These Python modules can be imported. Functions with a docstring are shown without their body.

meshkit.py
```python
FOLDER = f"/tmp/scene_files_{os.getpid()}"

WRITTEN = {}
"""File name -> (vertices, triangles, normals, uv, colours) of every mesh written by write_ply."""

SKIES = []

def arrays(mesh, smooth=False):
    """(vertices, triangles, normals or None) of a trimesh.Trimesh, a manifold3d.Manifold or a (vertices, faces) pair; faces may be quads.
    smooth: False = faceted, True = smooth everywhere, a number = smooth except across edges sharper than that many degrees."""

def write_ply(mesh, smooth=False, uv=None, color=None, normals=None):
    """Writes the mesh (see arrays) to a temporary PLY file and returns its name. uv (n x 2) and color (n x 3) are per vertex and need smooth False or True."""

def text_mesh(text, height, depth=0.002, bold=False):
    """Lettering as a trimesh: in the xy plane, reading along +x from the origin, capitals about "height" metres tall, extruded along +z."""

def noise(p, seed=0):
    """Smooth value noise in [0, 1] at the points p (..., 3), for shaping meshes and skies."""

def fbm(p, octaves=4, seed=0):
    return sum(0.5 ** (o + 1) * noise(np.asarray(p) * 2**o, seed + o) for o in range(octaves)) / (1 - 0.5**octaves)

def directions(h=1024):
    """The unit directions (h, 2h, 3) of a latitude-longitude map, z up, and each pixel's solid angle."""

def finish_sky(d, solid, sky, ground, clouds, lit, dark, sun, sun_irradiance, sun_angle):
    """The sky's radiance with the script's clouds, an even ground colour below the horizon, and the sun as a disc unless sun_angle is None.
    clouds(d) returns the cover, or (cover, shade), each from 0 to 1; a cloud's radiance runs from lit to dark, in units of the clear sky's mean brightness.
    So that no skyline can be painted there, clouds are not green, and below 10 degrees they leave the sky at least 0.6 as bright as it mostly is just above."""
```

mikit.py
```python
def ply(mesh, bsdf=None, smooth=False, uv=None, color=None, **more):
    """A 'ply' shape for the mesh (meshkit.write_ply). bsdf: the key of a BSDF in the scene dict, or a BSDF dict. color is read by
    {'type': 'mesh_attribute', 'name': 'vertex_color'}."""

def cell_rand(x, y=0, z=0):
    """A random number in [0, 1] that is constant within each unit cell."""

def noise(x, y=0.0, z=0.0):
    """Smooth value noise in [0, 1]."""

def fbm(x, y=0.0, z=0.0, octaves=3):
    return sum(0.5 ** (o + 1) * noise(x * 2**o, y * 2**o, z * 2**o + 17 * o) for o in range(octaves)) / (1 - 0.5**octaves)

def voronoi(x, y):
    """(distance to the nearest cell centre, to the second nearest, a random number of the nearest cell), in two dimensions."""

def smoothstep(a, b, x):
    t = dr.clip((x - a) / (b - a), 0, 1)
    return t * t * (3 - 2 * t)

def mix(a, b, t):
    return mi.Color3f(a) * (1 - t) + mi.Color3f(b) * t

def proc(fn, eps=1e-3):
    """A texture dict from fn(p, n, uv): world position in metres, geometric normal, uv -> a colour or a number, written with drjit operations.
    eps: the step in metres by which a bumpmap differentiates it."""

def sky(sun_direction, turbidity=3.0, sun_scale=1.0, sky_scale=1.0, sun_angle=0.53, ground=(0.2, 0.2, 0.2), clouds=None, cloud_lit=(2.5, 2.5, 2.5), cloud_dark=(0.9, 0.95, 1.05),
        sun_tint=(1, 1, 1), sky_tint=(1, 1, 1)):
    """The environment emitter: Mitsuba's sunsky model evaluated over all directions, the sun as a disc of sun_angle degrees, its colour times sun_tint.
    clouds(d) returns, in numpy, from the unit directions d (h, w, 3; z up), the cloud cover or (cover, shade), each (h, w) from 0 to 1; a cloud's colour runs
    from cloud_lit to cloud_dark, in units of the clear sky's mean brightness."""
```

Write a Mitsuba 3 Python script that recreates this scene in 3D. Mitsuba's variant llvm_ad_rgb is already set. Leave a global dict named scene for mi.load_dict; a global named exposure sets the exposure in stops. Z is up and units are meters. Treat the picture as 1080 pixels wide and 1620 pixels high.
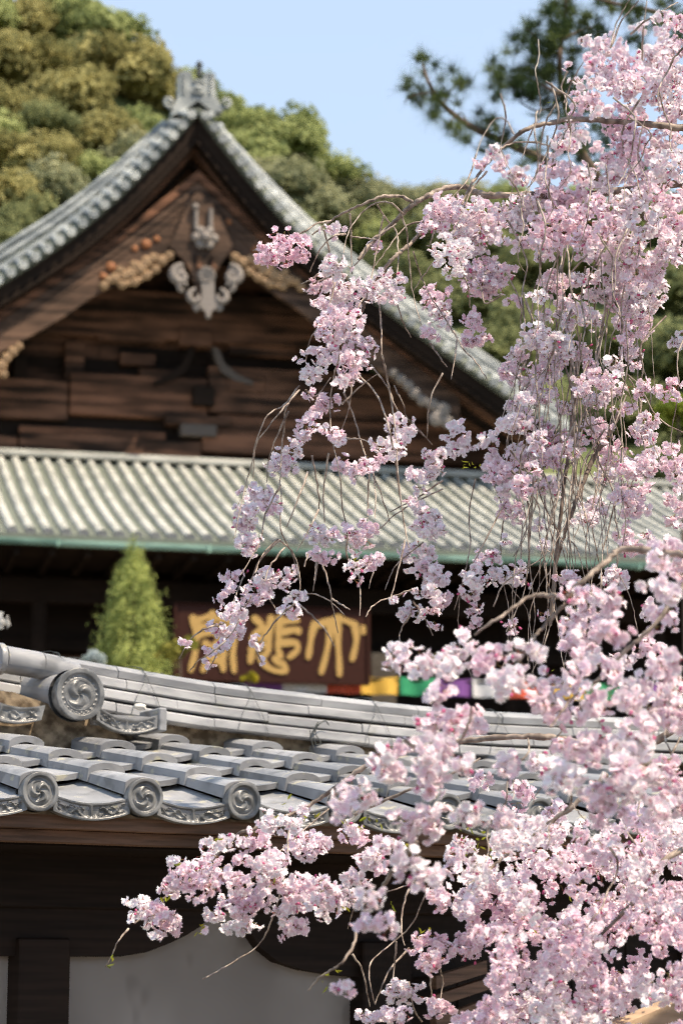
import math, random
import numpy as np, trimesh, mitsuba as mi, mikit, meshkit, drjit as dr
from shapely.geometry import Polygon, LineString, Point
from shapely.ops import unary_union
from mikit import noise, fbm, mix, smoothstep, proc, ply

T = mi.ScalarTransform4f
scene, labels = {}, {}
random.seed(7)
rng = np.random.default_rng(7)

# ------------------------------------------------------------------ camera, sky, exposure
# 85 mm lens held at eye height (1.6 m), tilted up; sharp at the cherry twigs about 6.3 m away
FPX, EYE = 3825.0, np.array([0, 0, 1.6])
PITCH = math.atan(750 / FPX)
CF, CU, CR = np.array([0, math.cos(PITCH), math.sin(PITCH)]), np.array([0, -math.sin(PITCH), math.cos(PITCH)]), np.array([1.0, 0, 0])
scene['camera'] = {'type': 'thinlens', 'fov': 2 * math.degrees(math.atan(540 / FPX)), 'fov_axis': 'x', 'aperture_radius': 0.0084, 'focus_distance': 6.55,
                   'near_clip': 0.1, 'far_clip': 2000.0, 'to_world': T().look_at(origin=EYE.tolist(), target=(EYE + CF).tolist(), up=[0, 0, 1])}
scene['sky'] = mikit.sky([0.58, -0.36, 1.05], turbidity=3.2, sun_scale=1.18, ground=(0.16, 0.15, 0.13), clouds=lambda d: 0.45, cloud_lit=(2.75, 3.25, 3.8))
exposure = 2.1

# ------------------------------------------------------------------ helpers
def ray(x, y):
    return CF + (x - 540) / FPX * CR + (810 - y) / FPX * CU

def at(x, y, Y):
    d = ray(x, y)
    return EYE + d * (Y / d[1])

def proj(P):
    q = np.asarray(P, float) - EYE
    z = q @ CF
    return np.stack([540 + FPX * (q @ CR) / z, 810 - FPX * (q @ CU) / z], -1)

class Frame:
    """Local axes: x along the eave, y back from the eave, z up."""
    def __init__(s, origin, phi):
        c, n = math.cos(math.radians(phi)), math.sin(math.radians(phi))
        s.m = np.eye(4)
        s.m[:3, :3] = np.array([[c, -n, 0], [n, c, 0], [0, 0, 1.0]])
        s.m[:3, 3] = origin
        s.inv = np.linalg.inv(s.m)
    def px(s, x, y, d):
        o, r = s.inv[:3, :3] @ EYE + s.inv[:3, 3], s.inv[:3, :3] @ ray(x, y)
        p = o + r * ((d - o[1]) / r[1])
        return np.array([p[0], p[2]])

used = {}
def key_of(base):
    n = used.get(base, 0)
    used[base] = n + 1
    return base if n == 0 else f'{base}_{n:03d}'

def sub(parent, name):
    return key_of(f'{parent}__{name}' if parent else name)

def mat4(m):
    return T(np.asarray(m, float).tolist())

def put(parent, name, mesh, bsdf, smooth=False, color=None, m=None):
    k = sub(parent, name)
    d = mesh if isinstance(mesh, dict) else ply(mesh, bsdf, smooth, color=color)
    d = dict(d)
    if isinstance(mesh, dict) and bsdf:
        d['bsdf'] = {'type': 'ref', 'id': bsdf}
    if m is not None:
        d['to_world'] = mat4(m)
    scene[k] = d
    return k

def thing(name, label, cat, group=None):
    k = key_of(name)
    labels[k] = {'label': label, 'category': cat}
    if group:
        labels[k]['group'] = group
    return k

def tag(k, label, cat=None, group=None, kind=None):
    labels[k] = {'label': label}
    if cat: labels[k]['category'] = cat
    if group: labels[k]['group'] = group
    if kind: labels[k]['kind'] = kind

def tr(x=0, y=0, z=0):
    m = np.eye(4); m[:3, 3] = [x, y, z]; return m

def rot(axis, deg):
    return trimesh.transformations.rotation_matrix(math.radians(deg), axis)

def tm(v, f):
    f = np.asarray(f)
    if f.shape[1] == 4:
        f = np.vstack([f[:, [0, 1, 2]], f[:, [0, 2, 3]]])
    return trimesh.Trimesh(np.asarray(v, float), f, process=False)

def cat(ms):
    return trimesh.util.concatenate(ms)

def box(x0, x1, y0, y1, z0, z1):
    b = trimesh.creation.box((x1 - x0, y1 - y0, z1 - z0))
    b.apply_translation([(x0 + x1) / 2, (y0 + y1) / 2, (z0 + z1) / 2])
    return b

def cbox(x0, x1, y0, y1, z0, z1, c=0.006):
    """A box with chamfered edges."""
    import manifold3d as m3
    p = []
    for sx, x in ((1, x0), (-1, x1)):
        for sy, y in ((1, y0), (-1, y1)):
            for sz, z in ((1, z0), (-1, z1)):
                p += [(x, y + sy * c, z + sz * c), (x + sx * c, y, z + sz * c), (x + sx * c, y + sy * c, z)]
    m = m3.Manifold.hull_points(np.array(p)).to_mesh()
    return tm(m.vert_properties[:, :3], m.tri_verts)

def slab(poly, y0, y1):
    """A polygon of the x-z plane as a plate from y0 (front) to y1."""
    if not hasattr(poly, 'geoms') and not isinstance(poly, Polygon):
        poly = Polygon(poly)
    out = []
    for g in getattr(poly, 'geoms', [poly]):
        if g.area < 1e-7: continue
        m = trimesh.creation.extrude_polygon(g.buffer(0), y1 - y0, engine='earcut')
        v = m.vertices
        m.vertices = np.stack([v[:, 0], y1 - v[:, 2], v[:, 1]], 1)
        out.append(m)
    return cat(out)

def smooth_path(p, n=6):
    """Catmull-Rom through the points."""
    p = np.asarray(p, float)
    if len(p) < 3: return np.array([p[0] + (p[-1] - p[0]) * t for t in np.linspace(0, 1, n + 1)])
    q = np.vstack([2 * p[0] - p[1], p, 2 * p[-1] - p[-2]])
    t = np.linspace(0, 1, n, endpoint=False)[:, None]
    out = []
    for i in range(1, len(q) - 2):
        a, b, c, d = q[i - 1], q[i], q[i + 1], q[i + 2]
        out.append(0.5 * (2 * b + (c - a) * t + (2 * a - 5 * b + 4 * c - d) * t ** 2 + (3 * b - a - 3 * c + d) * t ** 3))
    return np.vstack(out + [p[-1:]])

def tube(p, r, sides=6, close=True):
    p = np.asarray(p, float)
    r = np.broadcast_to(np.asarray(r, float), (len(p),))
    t = np.gradient(p, axis=0)
    t /= np.linalg.norm(t, axis=1, keepdims=True) + 1e-12
    a = np.cross(t[0], [0, 0, 1.0] if abs(t[0][2]) < 0.9 else [1.0, 0, 0]); a /= np.linalg.norm(a)
    A = []
    for k in range(len(p)):
        a = a - t[k] * (a @ t[k]); a /= np.linalg.norm(a) + 1e-12; A.append(a)
    A = np.array(A); B = np.cross(t, A)
    ang = np.arange(sides) * 2 * np.pi / sides
    v = p[:, None] + r[:, None, None] * (np.cos(ang)[None, :, None] * A[:, None] + np.sin(ang)[None, :, None] * B[:, None])
    v = v.reshape(-1, 3)
    i, j = np.meshgrid(np.arange(len(p) - 1), np.arange(sides), indexing='ij')
    q = np.stack([i * sides + j, i * sides + (j + 1) % sides, (i + 1) * sides + (j + 1) % sides, (i + 1) * sides + j], -1).reshape(-1, 4)
    f = np.vstack([q[:, [0, 1, 2]], q[:, [0, 2, 3]]])
    if close:
        n = len(v)
        v = np.vstack([v, p[:1], p[-1:]])
        j = np.arange(sides); e = (len(p) - 1) * sides
        f = np.vstack([f, np.stack([(j + 1) % sides, j, np.full(sides, n)], 1), np.stack([e + j, e + (j + 1) % sides, np.full(sides, n + 1)], 1)])
    return tm(v, f)

def ball(c, r, sub_=2, sc=(1, 1, 1)):
    m = trimesh.creation.icosphere(sub_, r)
    m.vertices = m.vertices * np.array(sc) + np.array(c)
    return m

def grid_mesh(P):
    """P: (n, m, 3) points as a sheet."""
    n, m = P.shape[:2]
    i, j = np.meshgrid(np.arange(n - 1), np.arange(m - 1), indexing='ij')
    q = np.stack([i * m + j, (i + 1) * m + j, (i + 1) * m + j + 1, i * m + j + 1], -1).reshape(-1, 4)
    return tm(P.reshape(-1, 3), q)

def sweep_ring(ring, ys, insets, inner=None):
    """A closed outline (x, z) swept along y with per-section inset towards its centroid; ends closed as a fan."""
    ring = np.asarray(ring, float)
    c = ring.mean(0); n = len(ring)
    P = np.array([[(*(c + (q - c) * s), y) for q in ring] for y, s in zip(ys, insets)])
    v = P.reshape(-1, 3)[:, [0, 2, 1]]
    k = len(ys)
    f = []
    for i in range(k - 1):
        for j in range(n):
            a, b = i * n + j, i * n + (j + 1) % n
            f.append([a, b, b + n, a + n])
    f = np.array(f); f = np.vstack([f[:, [0, 1, 2]], f[:, [0, 2, 3]]])
    tri = trimesh.creation.triangulate_polygon(Polygon(ring), engine='earcut')[1]
    pts = trimesh.creation.triangulate_polygon(Polygon(ring), engine='earcut')[0]
    idx = np.array([np.argmin(np.abs(ring - q).sum(1)) for q in pts])
    tri = idx[tri]
    f = np.vstack([f, tri, tri[:, ::-1] + (k - 1) * n])
    m = tm(v, f)
    trimesh.repair.fix_normals(m)
    return m

# ------------------------------------------------------------------ materials
def principled(key, col, rough=0.6, spec=0.4, bump=None, bscale=0.002, eps=1e-3, **more):
    b = {'type': 'principled', 'base_color': col if isinstance(col, dict) else {'type': 'rgb', 'value': list(col)}, 'roughness': rough, 'specular': spec, **more}
    if bump is not None:
        b = {'type': 'bumpmap', 'arbitrary': {**proc(bump, eps)}, 'scale': bscale, 'bsdf': b}
    scene[key] = {'type': 'twosided', 'bsdf': b}

def kawara(p, n, uv):
    g = fbm(p.x * 9, p.y * 9, p.z * 9, 3)
    big = noise(p.x * 2.3, p.y * 2.3, p.z * 3.1)
    c = mix((0.175, 0.18, 0.19), (0.29, 0.296, 0.308), smoothstep(0.25, 0.8, g * 0.6 + big * 0.4))
    lich = smoothstep(0.64, 0.76, fbm(p.x * 26, p.y * 26, p.z * 26, 3))
    c = mix(c, (0.40, 0.38, 0.28), lich * 0.75)
    dark = smoothstep(0.58, 0.74, fbm(p.x * 14 + 31, p.y * 14, p.z * 14, 3))
    return mix(c, (0.11, 0.113, 0.115), dark * 0.6)

def toned(k, w):
    def f(p, n, uv):
        return kawara(p + mi.Vector3f(k * 3.7, k * 1.9, k), n, uv) * w
    return f
def kawara_bump(p, n, uv):
    return fbm(p.x * 60, p.y * 60, p.z * 60, 3)

def kawara_old(p, n, uv):
    g = fbm(p.x * 1.7, p.y * 1.7, p.z * 2.6, 3)
    return mix((0.29, 0.295, 0.265), (0.43, 0.43, 0.39), smoothstep(0.3, 0.72, g))

def kawara_hall(p, n, uv):
    g = fbm(p.x * 1.5, p.y * 1.5, p.z * 3, 3)
    return mix((0.17, 0.19, 0.195), (0.40, 0.42, 0.40), smoothstep(0.3, 0.75, g))

def wood_fn(lo, hi, sx=1.0):
    def f(p, n, uv):
        g = fbm(p.x * 3 * sx + p.y * 2 * sx, p.y * 3 * sx, p.z * 55 * sx, 3)
        s = fbm(p.x * 1.2 * sx, p.y * 1.2 * sx, p.z * 2.0 * sx, 3)
        return mix(lo, hi, smoothstep(0.2, 0.85, g * 0.55 + s * 0.45))
    return f

principled('mat_kawara', proc(kawara), 0.42, 0.5, kawara_bump, 0.0012)
def kawara_pale(p, n, uv):
    g = fbm(p.x * 5, p.y * 5, p.z * 16, 3)
    c = mix((0.20, 0.206, 0.217), (0.34, 0.347, 0.358), smoothstep(0.25, 0.75, g))
    st = smoothstep(0.68, 0.78, fbm(p.x * 18, p.y * 18, p.z * 18, 3))
    return mix(c, (0.22, 0.22, 0.20), st * 0.6)
principled('mat_kawara_light', proc(toned(1, 1.16)), 0.46, 0.45, kawara_bump, 0.0012)
principled('mat_kawara_dull', proc(toned(2, 0.82)), 0.40, 0.5, kawara_bump, 0.0012)
KW = ('mat_kawara', 'mat_kawara_light', 'mat_kawara_dull', 'mat_kawara')
principled('mat_kawara_pale', proc(kawara_pale), 0.5, 0.4, kawara_bump, 0.0012)
principled('mat_kawara_relief', proc(lambda p, n, uv: mix((0.075, 0.078, 0.08), (0.20, 0.205, 0.207), smoothstep(0.25, 0.8, fbm(p.x * 22, p.y * 22, p.z * 22, 3)))), 0.36, 0.6)
principled('mat_kawara_hall', proc(kawara_hall), 0.5, 0.45)
principled('mat_kawara_old', proc(kawara_old), 0.6, 0.4)
def hall_wood(lo, hi):
    def f(p, n, uv):
        g = fbm(p.x * 0.5 + p.y * 0.3, p.y * 0.4, p.z * 7.5, 3)
        s = fbm(p.x * 1.3, p.y * 1.3, p.z * 2.2 + 5, 3)
        return mix(lo, hi, smoothstep(0.34, 0.72, g * 0.6 + s * 0.4))
    return f
principled('mat_hall_brown', proc(hall_wood((0.022, 0.014, 0.010), (0.19, 0.098, 0.060))), 0.75, 0.12)
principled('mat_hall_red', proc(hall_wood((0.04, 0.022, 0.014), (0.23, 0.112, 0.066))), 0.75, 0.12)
principled('mat_barge', proc(hall_wood((0.035, 0.023, 0.017), (0.16, 0.098, 0.066))), 0.75, 0.15)
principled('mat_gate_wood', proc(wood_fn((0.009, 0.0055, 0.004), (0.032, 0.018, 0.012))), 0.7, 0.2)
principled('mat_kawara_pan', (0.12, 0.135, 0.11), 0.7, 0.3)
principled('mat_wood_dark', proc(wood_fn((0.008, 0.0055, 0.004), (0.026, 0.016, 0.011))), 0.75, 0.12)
principled('mat_wood_brown', proc(wood_fn((0.035, 0.018, 0.011), (0.15, 0.075, 0.042), 0.5)), 0.7, 0.2)
principled('mat_wood_red', proc(wood_fn((0.035, 0.015, 0.009), (0.20, 0.082, 0.040), 0.4)), 0.65, 0.3)
principled('mat_wood_eave', proc(wood_fn((0.07, 0.04, 0.026), (0.24, 0.135, 0.085), 2.0)), 0.6, 0.3)
principled('mat_wood_pale', proc(wood_fn((0.22, 0.15, 0.09), (0.48, 0.36, 0.24), 1.0)), 0.65, 0.3)
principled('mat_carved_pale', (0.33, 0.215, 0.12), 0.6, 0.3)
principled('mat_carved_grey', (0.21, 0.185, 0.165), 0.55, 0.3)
principled('mat_strut', (0.095, 0.078, 0.065), 0.6, 0.3)
principled('mat_orange_wood', (0.27, 0.11, 0.045), 0.6, 0.3)
def plaster(p, n, uv):
    g = fbm(p.x * 3, p.y * 3, p.z * 1.5, 3)
    c = mix((0.18, 0.158, 0.142), (0.26, 0.232, 0.21), smoothstep(0.3, 0.7, g))
    d = smoothstep(0.62, 0.72, fbm(p.x * 9, p.y * 9, p.z * 4, 3))
    return mix(c, (0.14, 0.12, 0.105), d * 0.5) * 1.4
principled('mat_plaster', proc(plaster), 0.85, 0.2)
def clay(p, n, uv):
    g = fbm(p.x * 30, p.y * 30, p.z * 30, 3)
    return mix((0.07, 0.05, 0.032), (0.28, 0.22, 0.15), smoothstep(0.25, 0.8, g))
principled('mat_clay', proc(clay), 0.9, 0.1, lambda p, n, uv: fbm(p.x * 45, p.y * 45, p.z * 45, 3), 0.006)
def copper(p, n, uv):
    g = fbm(p.x * 1.3, p.y * 1.3, p.z * 5, 3)
    return mix((0.10, 0.19, 0.155), (0.29, 0.46, 0.38), smoothstep(0.3, 0.7, g))
principled('mat_copper', proc(copper), 0.7, 0.3)
principled('mat_signboard', (0.038, 0.014, 0.010), 0.6, 0.1)
principled('mat_gold', (0.42, 0.265, 0.085), 0.5, 0.3)
principled('mat_wire', (0.05, 0.055, 0.05), 0.5, 0.5)
principled('mat_stone_white', (0.62, 0.60, 0.55), 0.9, 0.1)
for nm, c in (('purple', (0.17, 0.07, 0.24)), ('white', (0.55, 0.55, 0.56)), ('red', (0.50, 0.095, 0.055)), ('yellow', (0.58, 0.36, 0.07)), ('green', (0.04, 0.25, 0.12))):
    principled('mat_cloth_' + nm, c, 0.9, 0.1)
def ground_col(p, n, uv):
    g = fbm(p.x * 2, p.y * 2, 0.0, 3)
    return mix((0.10, 0.095, 0.075), (0.19, 0.17, 0.14), g)
principled('mat_ground', proc(ground_col), 0.9, 0.1)
def hill_col(p, n, uv):
    g = fbm(p.x * 0.3, p.y * 0.3, p.z * 0.3, 3)
    return mix((0.06, 0.075, 0.03), (0.13, 0.145, 0.06), g)
principled('mat_hill', proc(hill_col), 0.9, 0.1)
def bark(p, n, uv):
    g = fbm(p.x * 60, p.y * 60, p.z * 25, 3)
    return mix((0.09, 0.065, 0.05), (0.36, 0.29, 0.235), smoothstep(0.2, 0.8, g))
principled('mat_bark', proc(bark), 0.6, 0.4)
def twig_bark(p, n, uv):
    g = fbm(p.x * 70, p.y * 70, p.z * 40, 3)
    return mix((0.13, 0.095, 0.075), (0.46, 0.385, 0.32), smoothstep(0.25, 0.75, g))
principled('mat_twig', proc(twig_bark), 0.6, 0.4)
principled('mat_pine_bark', (0.10, 0.07, 0.05), 0.8, 0.2)
def thin(key, trans, rough=0.6, spec=0.3):
    scene[key] = {'type': 'principledthin', 'base_color': {'type': 'mesh_attribute', 'name': 'vertex_color'}, 'roughness': rough, 'diff_trans': trans, 'eta': 1.35, 'spec_trans': 0.0}
thin('mat_petal', 0.62)
thin('mat_leaf', 0.9)
thin('mat_needle', 0.3)
scene['mat_calyx'] = {'type': 'twosided', 'bsdf': {'type': 'diffuse', 'reflectance': {'type': 'mesh_attribute', 'name': 'vertex_color'}}}

# ------------------------------------------------------------------ setting: ground and hillside
def ground_z(x, y):
    x, y = np.asarray(x, float), np.asarray(y, float)
    t = np.clip((y - 13) / 17, 0, 1)
    return 4.6 * t * t * (3 - 2 * t)

gx = np.concatenate([[-600, -200, -80], np.linspace(-40, 40, 33), [80, 200, 600]])
gy = np.concatenate([[-300, -60, -10], np.linspace(0, 66, 67), [100, 300, 900]])
X, Y = np.meshgrid(gx, gy, indexing='ij')
put(None, 'ground', grid_mesh(np.stack([X, Y, ground_z(X, Y)], -1)), 'mat_ground', True)
labels['ground'] = {'label': 'gravel courtyard ground rising to the hall terrace', 'kind': 'structure'}

SKY_X = [-700, -300, -100, 0, 130, 200, 240, 310, 345, 400, 440, 480, 520, 555, 600, 640, 700, 750, 850, 1080, 1500, 2200]
SKY_Y = [-160, -110, -50, -25, 5, 45, 75, 112, 140, 158, 168, 195, 243, 268, 280, 285, 276, 285, 290, 300, 330, 380]
HY = 112.0
def hill_top(x):
    """Height of the wooded skyline over world x."""
    pxx = 540 + np.asarray(x, float) / HY * FPX * math.cos(PITCH)
    yy = np.interp(pxx, SKY_X, SKY_Y)
    return EYE[2] + (1560 - yy) / FPX * HY * 1.0

def hill_z(x, y):
    """Terrain height: climbs from the terrace at 58 m to the wooded crest at HY."""
    x, y = np.asarray(x, float), np.asarray(y, float)
    t = np.clip((y - 58) / (HY - 58), 0, 1)
    px_ = 540 + x / np.maximum(y, 58) * FPX * math.cos(PITCH)
    crest = np.interp(px_, SKY_X, SKY_Y) + 62
    yy = 790 + (crest - 790) * t
    back = np.where(y > HY, -0.35 * (y - HY), 0)
    k = (810 - yy) / FPX
    slope_ = (math.sin(PITCH) + k * math.cos(PITCH)) / (math.cos(PITCH) - k * math.sin(PITCH))
    return np.maximum(EYE[2] + slope_ * np.minimum(y, HY) + back, 4.55)
hx, hy = np.linspace(-110, 110, 89), np.concatenate([[53, 56.8, 57.4], np.linspace(58, 150, 39)])
X, Y = np.meshgrid(hx, hy, indexing='ij')
Z = np.where(Y < 57.3, 4.3, np.where(Y < 57.9, 9.0, hill_z(X, Y))) + 0.8 * (meshkit.fbm(np.stack([X * 0.2, Y * 0.2, X * 0], -1)) - 0.5)
put(None, 'hillside', grid_mesh(np.stack([X, Y, Z], -1)), 'mat_hill', True)
labels['hillside'] = {'label': 'wooded hillside behind the temple hall', 'kind': 'structure'}

# ------------------------------------------------------------------ roofed wall (near)
GA = at(228, 1262, 7.2)
G = Frame(GA, 31)
TH, ELL = 12.5, 0.31
th = math.radians(TH)
gate = thing('roofed_wall', 'grey tiled roof on a plastered timber wall with round swirl-faced eave caps', 'wall')
CAPX = [-268, -102, 62, 228, 384, 546, 707, 852, 999, 1140, 1275]
CAPY = [1243, 1248, 1253, 1262, 1267.5, 1276, 1285, 1291, 1294, 1299, 1304]
caps = [G.px(x, y, 0.0) for x, y in zip(CAPX, CAPY)]
RC = 0.0575

def arch(w, h, t, n=10):
    """Outline of a round tile: upright sides with a crisp edge, then a low arch."""
    a = np.linspace(-1, 1, n + 1)
    o = np.stack([w * a, h * (0.56 + 0.44 * np.sqrt(np.clip(1 - 0.93 * a ** 2, 0, 1)))], 1)
    o = np.vstack([[-w * 1.02, 0], o, [w * 1.02, 0]])
    i = np.stack([o[:, 0] * (w - t) / w, np.maximum(o[:, 1] - t, 0)], 1)
    i[0, 1] = i[-1, 1] = 0
    return o, i

def arch_mesh(w, h, t, L, lift=0.0, taper=0.93, n=10, ztaper=1.0):
    """Half-round tile: front (lower) end at y=0, running back to y=L; lift raises the front end."""
    o, i = arch(w, h, t, n)
    k = len(o)
    secs = []
    for y, s, sh in ((0, 1.0, 0.0025), (0.004, 1.0, 0.0), (L, taper, 0.0)):
        c = np.array([0, h * 0.4])
        oo = c + (o - c) * (1 - sh / h) * np.array([s, 1]) if sh else o * np.array([s, 1])
        oo = np.where(np.isclose(o[:, 1:2], 0), np.stack([oo[:, 0], o[:, 1]], 1), oo)
        z = lift * (1 - y / L)
        zs_ = 1 + (ztaper - 1) * y / L
        for q in (oo * [1, zs_], i * np.array([s, zs_])):
            secs.append(np.stack([q[:, 0], np.full(k, y), q[:, 1] + z], 1))
    v = np.vstack(secs)
    f = []
    def strip(a, b, flip=False):
        for j in range(k - 1):
            q = [a + j, a + j + 1, b + j + 1, b + j]
            f.append(q[::-1] if flip else q)
    strip(0, 2 * k); strip(2 * k, 4 * k)                  # outer
    strip(k, 3 * k, True); strip(3 * k, 5 * k, True)      # inner
    strip(0, k, True)                                     # front end
    strip(4 * k, 5 * k)
    for e in (0, k - 1):
        for s in (0, 2):
            q = [s * k + e, (s + 1) * k + e, (s + 3) * k + e, (s + 2) * k + e]
            f.append(q if e else q[::-1])
    return tm(v, f)

def disc_relief(R, depth=0.03, beads=0, swirl=1, nr=26, nt=84):
    """Round eave cap: flat rim, sunk field, three-comma swirl; faces -y, centre at the origin."""
    r = np.concatenate([[0], np.linspace(0.04, 0.74, nr - 7), [0.77, 0.80, 0.83, 0.97, 1.0, 1.0]])
    a = np.linspace(0, 2 * np.pi, nt, endpoint=False)
    Rr, A = np.meshgrid(r, a, indexing='ij')
    h = np.zeros_like(Rr)
    field = np.clip((0.81 - Rr) / 0.05, 0, 1)
    h -= 0.011 * field
    ph = 3 * (A * swirl + 3.3 * np.power(np.clip(Rr, 0.02, 1), 0.75))
    w = np.clip((np.cos(ph) + 0.45) / 1.45, 0, 1) ** 0.6
    env = np.clip((0.56 - Rr) / 0.10, 0, 1) * np.clip(Rr / 0.10, 0.35, 1)
    h += 0.012 * w * env * np.clip(1.25 - Rr, 0, 1)
    h += 0.004 * np.exp(-((Rr - 0.61) / 0.022) ** 2) + 0.003 * np.exp(-((Rr - 0.545) / 0.02) ** 2)
    if beads:
        h += 0.005 * np.exp(-((Rr - 0.71) / 0.032) ** 2) * np.clip(np.cos(A * beads), 0, 1)
    h = np.where(r[:, None] >= 0.97, 0.0, h)
    h[-2:] = [[-0.002], [-0.004]]
    P = np.stack([R * Rr * np.cos(A), -h, R * Rr * np.sin(A)], -1)
    P = np.concatenate([P, P[-1:] * [1, 0, 1] + [0, depth, 0]], 0)
    n, m = P.shape[:2]
    i, j = np.meshgrid(np.arange(n - 1), np.arange(m), indexing='ij')
    q = np.stack([i * m + j, i * m + (j + 1) % m, (i + 1) * m + (j + 1) % m, (i + 1) * m + j], -1).reshape(-1, 4)
    v = P.reshape(-1, 3)
    c = len(v); v = np.vstack([v, [[0, depth, 0]]]); e = (n - 1) * m; jj = np.arange(m)
    f = np.vstack([q[:, [0, 2, 1]], q[:, [0, 3, 2]], np.stack([e + (jj + 1) % m, e + jj, np.full(m, c)], 1)])
    m_ = tm(v, f[:, ::-1])
    return m_

def eave_front(w, h, sag, seed, nu=56, nv=16, depth=0.035, cheek=0.0):
    """Front plate of a concave eave tile with a sunk panel of scrollwork; faces -y; x from -w/2 to w/2, top edge at z=0 at the ends."""
    u = np.linspace(-1, 1, nu); v = np.linspace(0, 1, nv)
    U, V = np.meshgrid(u, v, indexing='ij')
    top = -sag * (1 - U ** 2)
    z = top - h * (1.0 - 0.06 * U ** 2) * V
    inn = np.clip((0.90 - np.abs(U)) / 0.03, 0, 1) * np.clip((V - 0.16) / 0.06, 0, 1) * np.clip((0.84 - V) / 0.06, 0, 1)
    d = 0.009 * inn
    # scrollwork: a fan in the middle, tendrils curling out on both sides
    X_ = np.abs(U) * 5.0 + seed * 0.3; V_ = (V - 0.5) * 2
    fan = np.clip(np.cos(np.arctan2(U * w / 2, (1.15 - V) * h) * 9), 0, 1) * np.clip(1 - np.abs(U) / 0.26, 0, 1)
    ten = np.exp(-((V_ - 0.45 * np.sin(X_ * 2.3)) / 0.17) ** 2) + np.exp(-((V_ + 0.5 * np.sin(X_ * 2.3 + 0.7)) / 0.12) ** 2) * 0.8
    nz = meshkit.noise(np.stack([U * 13 + seed * 7, V * 5, U * 0], -1))
    d -= 0.010 * inn * np.clip(np.maximum(fan, ten * (np.abs(U) > 0.2) * np.clip(nz * 1.8, 0.2, 1)), 0, 1)
    P = np.stack([U * w / 2, d, z], -1)
    front = grid_mesh(P)
    back = P.copy(); back[..., 1] = depth
    ring = np.concatenate([np.stack([P[:, 0], back[:, 0]], 1), ], 0)
    parts = [front]
    for a, b in ((P[:, 0], back[:, 0]), (back[:, -1], P[:, -1]), (back[0], P[0]), (P[-1], back[-1])):
        parts.append(grid_mesh(np.stack([a, b], 1)))
    m = cat(parts)
    m.faces = m.faces[:, ::-1]
    return m

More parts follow.
